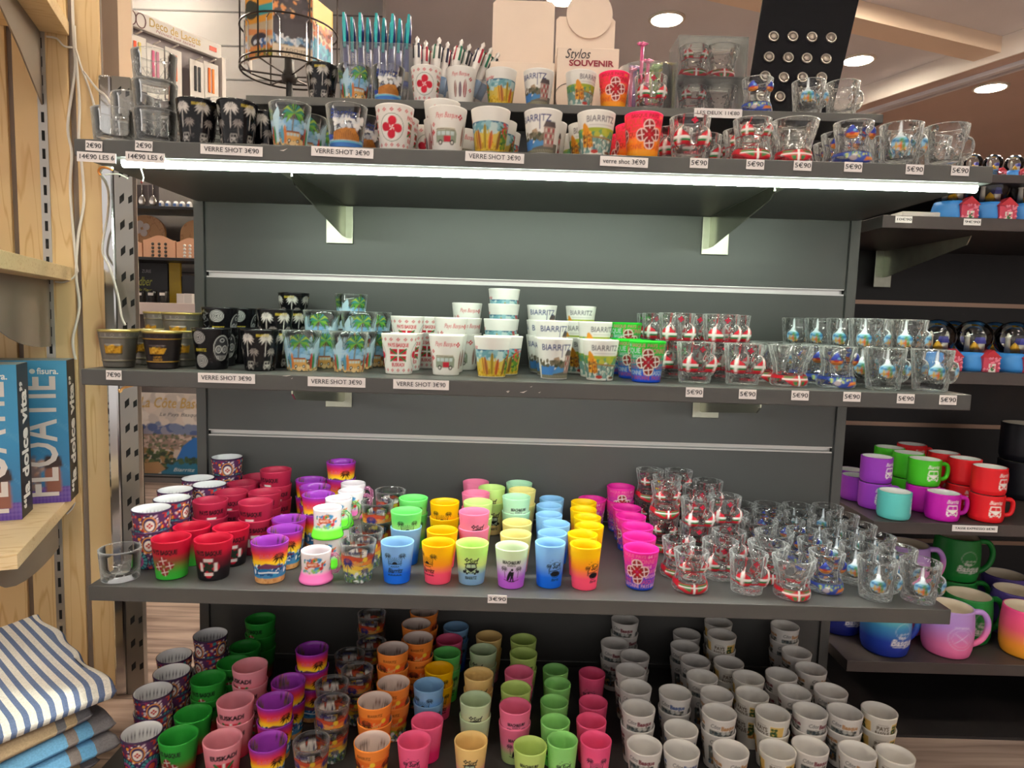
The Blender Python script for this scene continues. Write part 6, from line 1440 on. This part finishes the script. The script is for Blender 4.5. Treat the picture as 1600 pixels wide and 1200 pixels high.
for i, (f_, cols_) in enumerate(((.10, ((235, 95, 60), (235, 215, 120))), (.27, ((205, 70, 120), (215, 130, 160))), (.45, ((190, 50, 60), (235, 120, 60))), (.70, ((40, 40, 44), (180, 170, 110))), (.85, ((240, 120, 40), (250, 150, 70))))):
    zz = zh-.022-(.008 if i % 2 else 0)
    MB().tube([(L_*f_, .0, zz), (L_*f_, -.045, zz+.004)], .0022, 6).put('hook', M_WHITE, t)
    k_ = empty('shoelace_pack', (P1.x+math.cos(ang)*L_*f_+math.sin(ang)*.022, P1.y+math.sin(ang)*L_*f_-math.cos(ang)*.022, zz), ang); tag(k_, f'hanging white shoelace pack with {("orange and yellow", "pink", "red", "black", "bright orange")[i]} laces', 'shoelace pack', 'shoelace packs')
    MB().box(-.023, .023, -.001, .001, -.137, -.0028).put('card', M_WHITE, k_)
    for dx, cc in ((-.007, cols_[0]), (.005, cols_[1] if i != 3 else cols_[0])): MB().rbox(dx-.0035, dx+.0035, -.004, -.001, -.085, -.018, .001).put('lace', mat('lace_colour', cc, .7), k_)

# postcard spinner
pc = on_y(452, 120, .80); zlow = on_y(452, 116, .80).z
t = empty('postcard_spinner', (pc.x, pc.y, 0)); tag(t, 'dark wire postcard spinner standing behind the raised ledge', 'card rack')
R_ = .115; wire = MB()
for zz in (zlow, zlow+.012, zlow+.10, zlow+.30): wire.tube([(R_*math.cos(a), R_*math.sin(a), zz) for a in [2*math.pi*i/36 for i in range(36)]], .0022, 6, True)
for i in range(6): a = 2*math.pi*i/6+.2; wire.tube([(R_*math.cos(a), R_*math.sin(a), zlow), (R_*math.cos(a), R_*math.sin(a), zlow+.34)], .0022, 6); wire.tube([(0, 0, zlow-.006), (R_*math.cos(a), R_*math.sin(a), zlow)], .002, 6)
wire.put('wire_frame', mat('dark_wire', (70, 62, 58), .35, .7), t)
MB().lathe([(.016, zlow-.02), (.02, zlow-.008), (.012, zlow+.01), (.010, zlow+.36), (.0001, zlow+.36)], 16).put('hub', mat('dark_hub', (40, 38, 38), .4), t, smooth=True)
MB().lathe([(.008, 0.0), (.008, zlow-.02)], 12).put('pole', M_BLACK, t); MB().lathe([(.16, 0), (.16, .012), (.0001, .02)], 24).put('foot', M_BLACK, t)
def d_bridge(c):
    c.band(80, 150, (235, 165, 60)); c.band(95, 118, (60, 160, 165)); c.ell(-22, 110, 22, 20, (50, 50, 40)); c.ell(-28, 122, 14, 12, (40, 45, 38)); c.poly([(-50, 74), (50, 56), (50, 44), (-50, 60)], (215, 140, 85)); c.ell(0, 42, 26, 16, (55, 50, 60)); c.band(0, 30, (205, 130, 70)); c.blotch(-10, 50, 0, 20, [(170, 160, 50), (110, 120, 50), (60, 70, 45)], 50, 5, 2); c.blotch(-50, 50, 28, 40, [(70, 110, 165), (200, 205, 215)], 20, 8, 3)
def d_rocks(c):
    c.band(30, 150, (60, 52, 58)); c.poly([(-50, 150), (-30, 120), (-48, 90)], (215, 130, 70)); c.blotch(-50, 50, 90, 150, [(225, 150, 90), (80, 70, 75), (50, 45, 52), (205, 165, 120)], 40, 9, 4); c.blotch(-50, 50, 30, 48, [(225, 225, 228), (90, 130, 170), (170, 190, 205)], 50, 8, 5); c.band(0, 28, (222, 205, 180)); c.text('LE ROCHER', 0, 19, 9, (110, 90, 80), .01, 0, 60); c.text('DE LA VIERGE', 0, 8, 9, (110, 90, 80), .01, 0, 70)
def d_sea(c):
    c.band(90, 150, (225, 170, 60)); c.band(0, 60, (50, 130, 160)); c.blotch(-50, 50, 55, 100, [(150, 60, 45), (110, 60, 50), (200, 110, 60)], 50, 10, 6); c.blotch(-50, 50, 0, 50, [(70, 160, 180), (40, 100, 140)], 30, 10, 7)
def d_rose(c):
    c.blotch(-50, 50, 0, 150, [(200, 150, 130), (120, 90, 90), (90, 130, 160), (230, 215, 200)], 90, 14, 8)
zc0 = zlow+.006; pn = 0
for aa, fn, lb, wmm in ((-2.05, d_bridge, 'postcard of an orange stone bridge over the sea', 92), (-1.17, d_rocks, 'dark rock postcard with cream caption strip', 92), (-.29, d_sea, 'narrow amber and teal sea postcard', 92), (-2.93, d_rose, 'pinkish postcard on the spinner side', 92)):
    me = paint_card('card_print', 88, 150, fn, (200, 180, 150), 48, 64)
    o = MB().box(-.044, .044, .0004, .0016, 0, .15).put('postcard', M_WHITE, None, (pc.x+(R_-.020)*math.cos(aa), pc.y+(R_-.020)*math.sin(aa), zc0), (0, 0, aa+math.pi/2)); tag(o, lb, 'postcard'); put('card_print', me, o)
    for dx in (-.03, .03): MB().tube([(dx, -.0045, -.004), (dx, -.0045, .085), (dx-.008*np.sign(dx)*-1, -.0035, .095)], .0016, 6).put('holder_wire', M_CHROME, o)

# pens on the raised ledge
def acryl(name, x0, x1, y0, y1, h, label, alpha=.06, lid=False, zbase=ZR+.0004, w_=.0022):
    mb = MB().box(x0, x1, y0, y0+w_, 0, h).box(x0, x1, y1-w_, y1, 0, h).box(x0, x0+w_, y0+w_, y1-w_, 0, h).box(x1-w_, x1, y0+w_, y1-w_, 0, h).box(x0+w_, x1-w_, y0+w_, y1-w_, 0, w_)
    if lid: mb.box(x0+w_, x1-w_, y0+w_, y1-w_, h-w_, h)
    me = mb.mesh(name, M_CLEAR); at = me.color_attributes.new('Col', 'FLOAT_COLOR', 'POINT'); at.data.foreach_set('color', [.85, .86, .88, alpha]*len(me.vertices))
    o = put(name, me, None, (0, 0, zbase)); return tag(o, label, 'clear box')
Yp = .345
xa, xb = on_y(531, 140, Yp).x, on_y(640, 140, Yp).x
acryl('acrylic_pen_box', xa, xb, Yp, Yp+.075, .128, 'clear box packed with blue and teal pens')
M_PB = [mat('pen_barrel', c_, .35) for c_ in ((118, 122, 170), (98, 104, 158))]; M_TEAL = mat('teal_clip', (10, 160, 165), .3); M_NAVYP = mat('navy_cap', (24, 44, 110), .3); M_TIP = mat('silver_tip', (190, 185, 180), .25, .9); M_CREAM = mat('cream_town_print', (205, 190, 165), .4)
zz = ZR+.003
for i in range(13):
    f_ = (i+.5)/13; x = xa+.006+(xb-xa-.012)*f_; lean = .10*(f_-.45); y = Yp+.012+(i % 3)*.02
    t = empty('ballpoint_pen', (x, y, zz+.048)); t.rotation_euler = (0, lean, 0); tag(t, f'blue souvenir pen with teal clip, {"first" if i==0 else (ORD+["fourteenth"])[i]} along in the clear box', 'pen', 'blue souvenir pens')
    MB().lathe([(.0012, -.032), (.0046, -.010), (.0056, .0)], 10).put('tip', M_TIP, t, smooth=True)
    MB().lathe([(.0056, 0), (.0056, .075)], 10).put('barrel', M_PB[i % 2], t, smooth=True); MB().lathe([(.00575, .004), (.00575, .012)], 10).put('band', mat('blue_band', (80, 100, 190), .35), t, smooth=True)
    MB().lathe([(.00572, .014), (.00572, .030)], 10).put('town_print', M_CREAM, t, smooth=True)
    MB().lathe([(.0057, .075), (.0058, .105), (.003, .13), (.0001, .131)], 10).put('cap', M_NAVYP, t, smooth=True); MB().prism([(-.0022, .069), (.0022, .069), (.003, .11), (.002, .13), (-.002, .13), (-.003, .11)], 'y', -.0092, -.0068).put('clip', M_TEAL, t)
    if i in (1, 4, 8, 11): lettering('pen_text', 'Biarritz', .009, M_LETW, t, (0, -.0060, .052), (math.pi/2, -math.pi/2, 0), .01, .2, .03)
xa, xb = on_y(643, 150, Yp).x, on_y(766, 150, Yp).x
acryl('acrylic_pen_box', xa, xb, Yp, Yp+.07, .068, 'clear tray of white four colour pens')
MB().box(xa+.003, xb-.003, Yp+.0605, Yp+.062, .003, .045).put('printed_strip', mat('coast_strip', (120, 150, 185), .5), [o for o in COL.objects if o.name.startswith('acrylic_pen_box')][-1])
M_PW = mat('white_pen', (232, 226, 220), .3); SL = [mat('slider_'+k_, c_, .35) for k_, c_ in (('navy', (28, 28, 60)), ('red', (170, 30, 50)), ('green', (20, 100, 70)), ('black', (20, 20, 24)))]
for i in range(12):
    f_ = i/11; x = xa+.010+(xb-xa-.030)*f_*.80; lean = -.02+.42*f_; y = Yp+.012+(i % 3)*.017
    t = empty('four_colour_pen', (x, y, zz+.0)); t.rotation_euler = (0, lean, 0); t.scale = (1.25, 1.25, 1.33); tag(t, f'white four colour pen, {"first" if i==0 else ORD[i]} along in the clear tray', 'pen', 'white four colour pens')
    MB().lathe([(.0015, .0012), (.005, .018), (.0056, .086), (.0058, .094), (.0001, .095)], 10).put('barrel', M_PW, t, smooth=True)
    MB().lathe([(.0048, .030), (.0057, .058)], 10).xf(Matrix.Diagonal((1.04, 1.04, 1, 1))).put('coast_print', mat('pen_coast', (110, 140, 175), .4), t, smooth=True)
    for k in range(4): a = -math.pi/2+.5+k*math.pi/2; MB().box(-.0015, .0015, -.0066, -.0045, .078, .097).xf(Matrix.Rotation(a+math.pi/2, 4, 'Z')).put('slider', SL[(k+i) % 4], t)
    MB().lathe([(.0052, .094), (.0022, .100), (.0034, .104), (.0001, .108)], 8).put('button', M_PW, t, smooth=True)
# white cardboard pen displays
M_CARDW = noise_tint(mat('cream_cardboard', (228, 208, 190), .65), amount=.02, nscale=20)
def cardbox(u0, u1, vtop, vmid, y, label, round_top=None):
    xa, xb = on_y(u0, vmid, y).x, on_y(u1, vmid, y).x; zm_ = on_y((u0+u1)/2, vmid, y).z-ZR; zt_ = on_y((u0+u1)/2, vtop, y+.075).z-ZR
    t = empty('cardboard_display', ((xa+xb)/2, y, ZR+.0004)); tag(t, label, 'display box'); hw = (xb-xa)/2
    MB().rbox(-hw, hw, 0, .07, 0, zm_, .0015).put('box_body', M_CARDW, t)
    pts = [(-hw, zm_*.9), (hw, zm_*.9), (hw, zt_-.006), (hw-.006, zt_), (-hw+.006, zt_), (-hw, zt_-.006)]
    MB().prism(pts, 'y', .0705, .0735).put('header_card', M_CARDW, t)
    return t, hw, zm_, zt_
cardbox(766, 867, 3, 97, .345, 'plain cream cardboard display box between pens and lettered box')
t, hw, zm_, zt_ = cardbox(871, 968, 29, 75, .345, 'cream cardboard display box with Stylos SOUVENIR lettering')
cx_ = 0; p = on_y(921, 24, .415); MB().prism([(p.x-t.location.x+.044*math.cos(a), p.z-ZR+.044*math.sin(a)) for a in [2*math.pi*i/40 for i in range(40)]], 'y', .0655, .0703).put('round_header', M_CARDW, t)
lettering('script_heading', 'Stylos', .024, mat('dark_script', (60, 50, 50), .5), t, (-.020, -.0008, zm_-.012), (math.pi/2, 0, 0), 0, .35, .046)
lettering('heading', 'SOUVENIR', .0145, mat('maroon_heading', (140, 25, 45), .5), t, (.006, -.0008, zm_-.028), (math.pi/2, 0, 0), .03, 0, .082)
MB().tube([(-.035+.024*math.cos(a), -.0006, .042+.024*math.sin(a)) for a in [2*math.pi*i/24 for i in range(24)]], .0005, 5, True).put('line_drawing', M_INK, t)
# beaker of flower pens
pb = on_y(1010, 150, .36); mb = MB(); R2 = .052
bk = MB().lathe([(.0001, 0), (R2*.92, 0), (R2, .01), (R2, .105), (R2-.002, .105), (R2-.002, .012), (.0001, .010)], 40).mesh('clear_beaker', M_CLEAR, True)
at = bk.color_attributes.new('Col', 'FLOAT_COLOR', 'POINT'); at.data.foreach_set('color', [.9, .9, .9, .03]*len(bk.vertices))
tag(put('clear_beaker', bk, None, (pb.x, .37+R2*.2, ZR+.0004)), 'round clear beaker full of flower pens', 'beaker')
rg = random.Random(11); cc_ = dict(green=(150, 190, 120), teal=(80, 160, 160), pink=(225, 110, 160), yellow=(215, 205, 130), lilac=(160, 130, 190)); seen = {}
for i in range(15):
    a = i*2.4; rr = R2*.72*math.sqrt((i+.5)/15); col_ = list(cc_)[i % 5]; seen[col_] = seen.get(col_, 0)+1
    x, y = pb.x+rr*math.cos(a), .37+R2*.2+rr*math.sin(a); h_ = .085+.02*rg.random()+(.035 if i == 7 else 0)
    t = empty('flower_pen', (x, y, ZR+.0115)); tag(t, f'glittery {col_} flower pen in the clear beaker', 'pen', f'{col_} flower pens in the beaker')
    m_ = mat('glitter_'+col_, cc_[col_], .2, .3)
    MB().lathe([(.001, 0), (.0035, .008), (.0035, h_)], 8).put('barrel', m_, t, smooth=True)
    fl = MB()
    for k in range(5): b_ = 2*math.pi*k/5; fl.lathe([(.0001, -.003), (.0055, 0), (.0001, .003)], 8, (.006*math.cos(b_), .006*math.sin(b_)*.6, h_+.003+.003*math.sin(b_)))
    fl.put('flower', m_, t, smooth=True)
# two stacked gift boxes of figure glasses
Yb = .30; xa, xb = on_y(1056, 150, Yb).x, on_y(1165, 150, Yb).x
for lv, e in ((0, 'lower'), (1, 'upper')):
    zq = ZR+.0004+lv*.0700
    acryl('clear_gift_box', xa, xb, Yb, Yb+.075, .0695, f'{e} clear gift box holding two figure glasses', .0, True, zq)
    place_one('torso_flag', Vector((xa+.037, Yb+.038, zq+.0026)), 0, f'clear torso glass with flag bikini inside {e} gift box'); place_one('brief', Vector((xb-.036, Yb+.038, zq+.0026)), 0, f'six-pack torso glass with flag briefs inside {e} gift box')
# black board of round badges leaning on the ledge
A_, B_, C_, D_ = on_y(1165, 166, .46), on_y(1302, 168, .46), on_y(1345, -12, .50), on_y(1194, -12, .50)
A_ = D_+(A_-D_)*((D_.z-ZR-.0004)/(D_.z-A_.z)); B_ = C_+(B_-C_)*((C_.z-ZR-.0004)/(C_.z-B_.z))
bt = MB().add([A_, B_, C_, D_]+[p+Vector((0, .004, 0)) for p in (A_, B_, C_, D_)], [(0, 1, 2, 3), (7, 6, 5, 4), (0, 4, 5, 1), (1, 5, 6, 2), (2, 6, 7, 3), (3, 7, 4, 0)]).put('badge_board', mat('black_display_board', (14, 14, 18), .85, 0, .1)); tag(bt, 'tall black board with rows of round badges', 'display board')
nrm = (B_-A_).cross(D_-A_).normalized(); nrm = -nrm if nrm.y > 0 else nrm; M_BADGE = mat('badge_steel', (190, 182, 172), .28, .8); M_BADGE2 = mat('badge_face', (140, 130, 122), .35, .4)
rot_ = nrm.to_track_quat('Z', 'Y').to_euler()
for r_, row in enumerate((((1208, 58), (1238, 58), (1268, 59), (1298, 60)), ((1201, 90), (1231, 91), (1260, 92), (1290, 93)), ((1195, 120), (1224, 122), (1253, 122), (1283, 122)), ((1189, 152), (1218, 152), (1247, 153), (1277, 154)))):
    for c2, (u, v) in enumerate(row):
        p = on_plane(u, v, A_, nrm)+nrm*.0006
        t = empty('badge', p); t.rotation_euler = rot_; tag(t, f'round steel badge on the black board, {("top", "second", "third", "bottom")[r_]} row, {("first", "second", "third", "last")[c2]} along', 'badge', 'round badges')
        MB().lathe([(.0112, 0), (.0108, .003), (.0085, .0045), (.0085, .003)], 24).put('rim', M_BADGE, t, smooth=True); MB().lathe([(.0084, .0028), (.004, .0042), (.0001, .0044)], 24).put('face', M_BADGE2, t, smooth=True)
# grille high on the rear wall
t = empty('wall_grille', on_y(413, 0, YW+.2)); tag(t, 'beige louvred grille high on the rear wall', 'grille')
MB().box(-.05, .05, 0, .015, -.06, .2).put('grille_frame', M_BEIGE, t); sl = MB()
for i in range(6): sl.box(-.042+i*.0145, -.036+i*.0145, -.004, .0, -.05, .19)
sl.put('grille_slats', mat('grille_slat', (170, 150, 134), .5), t)
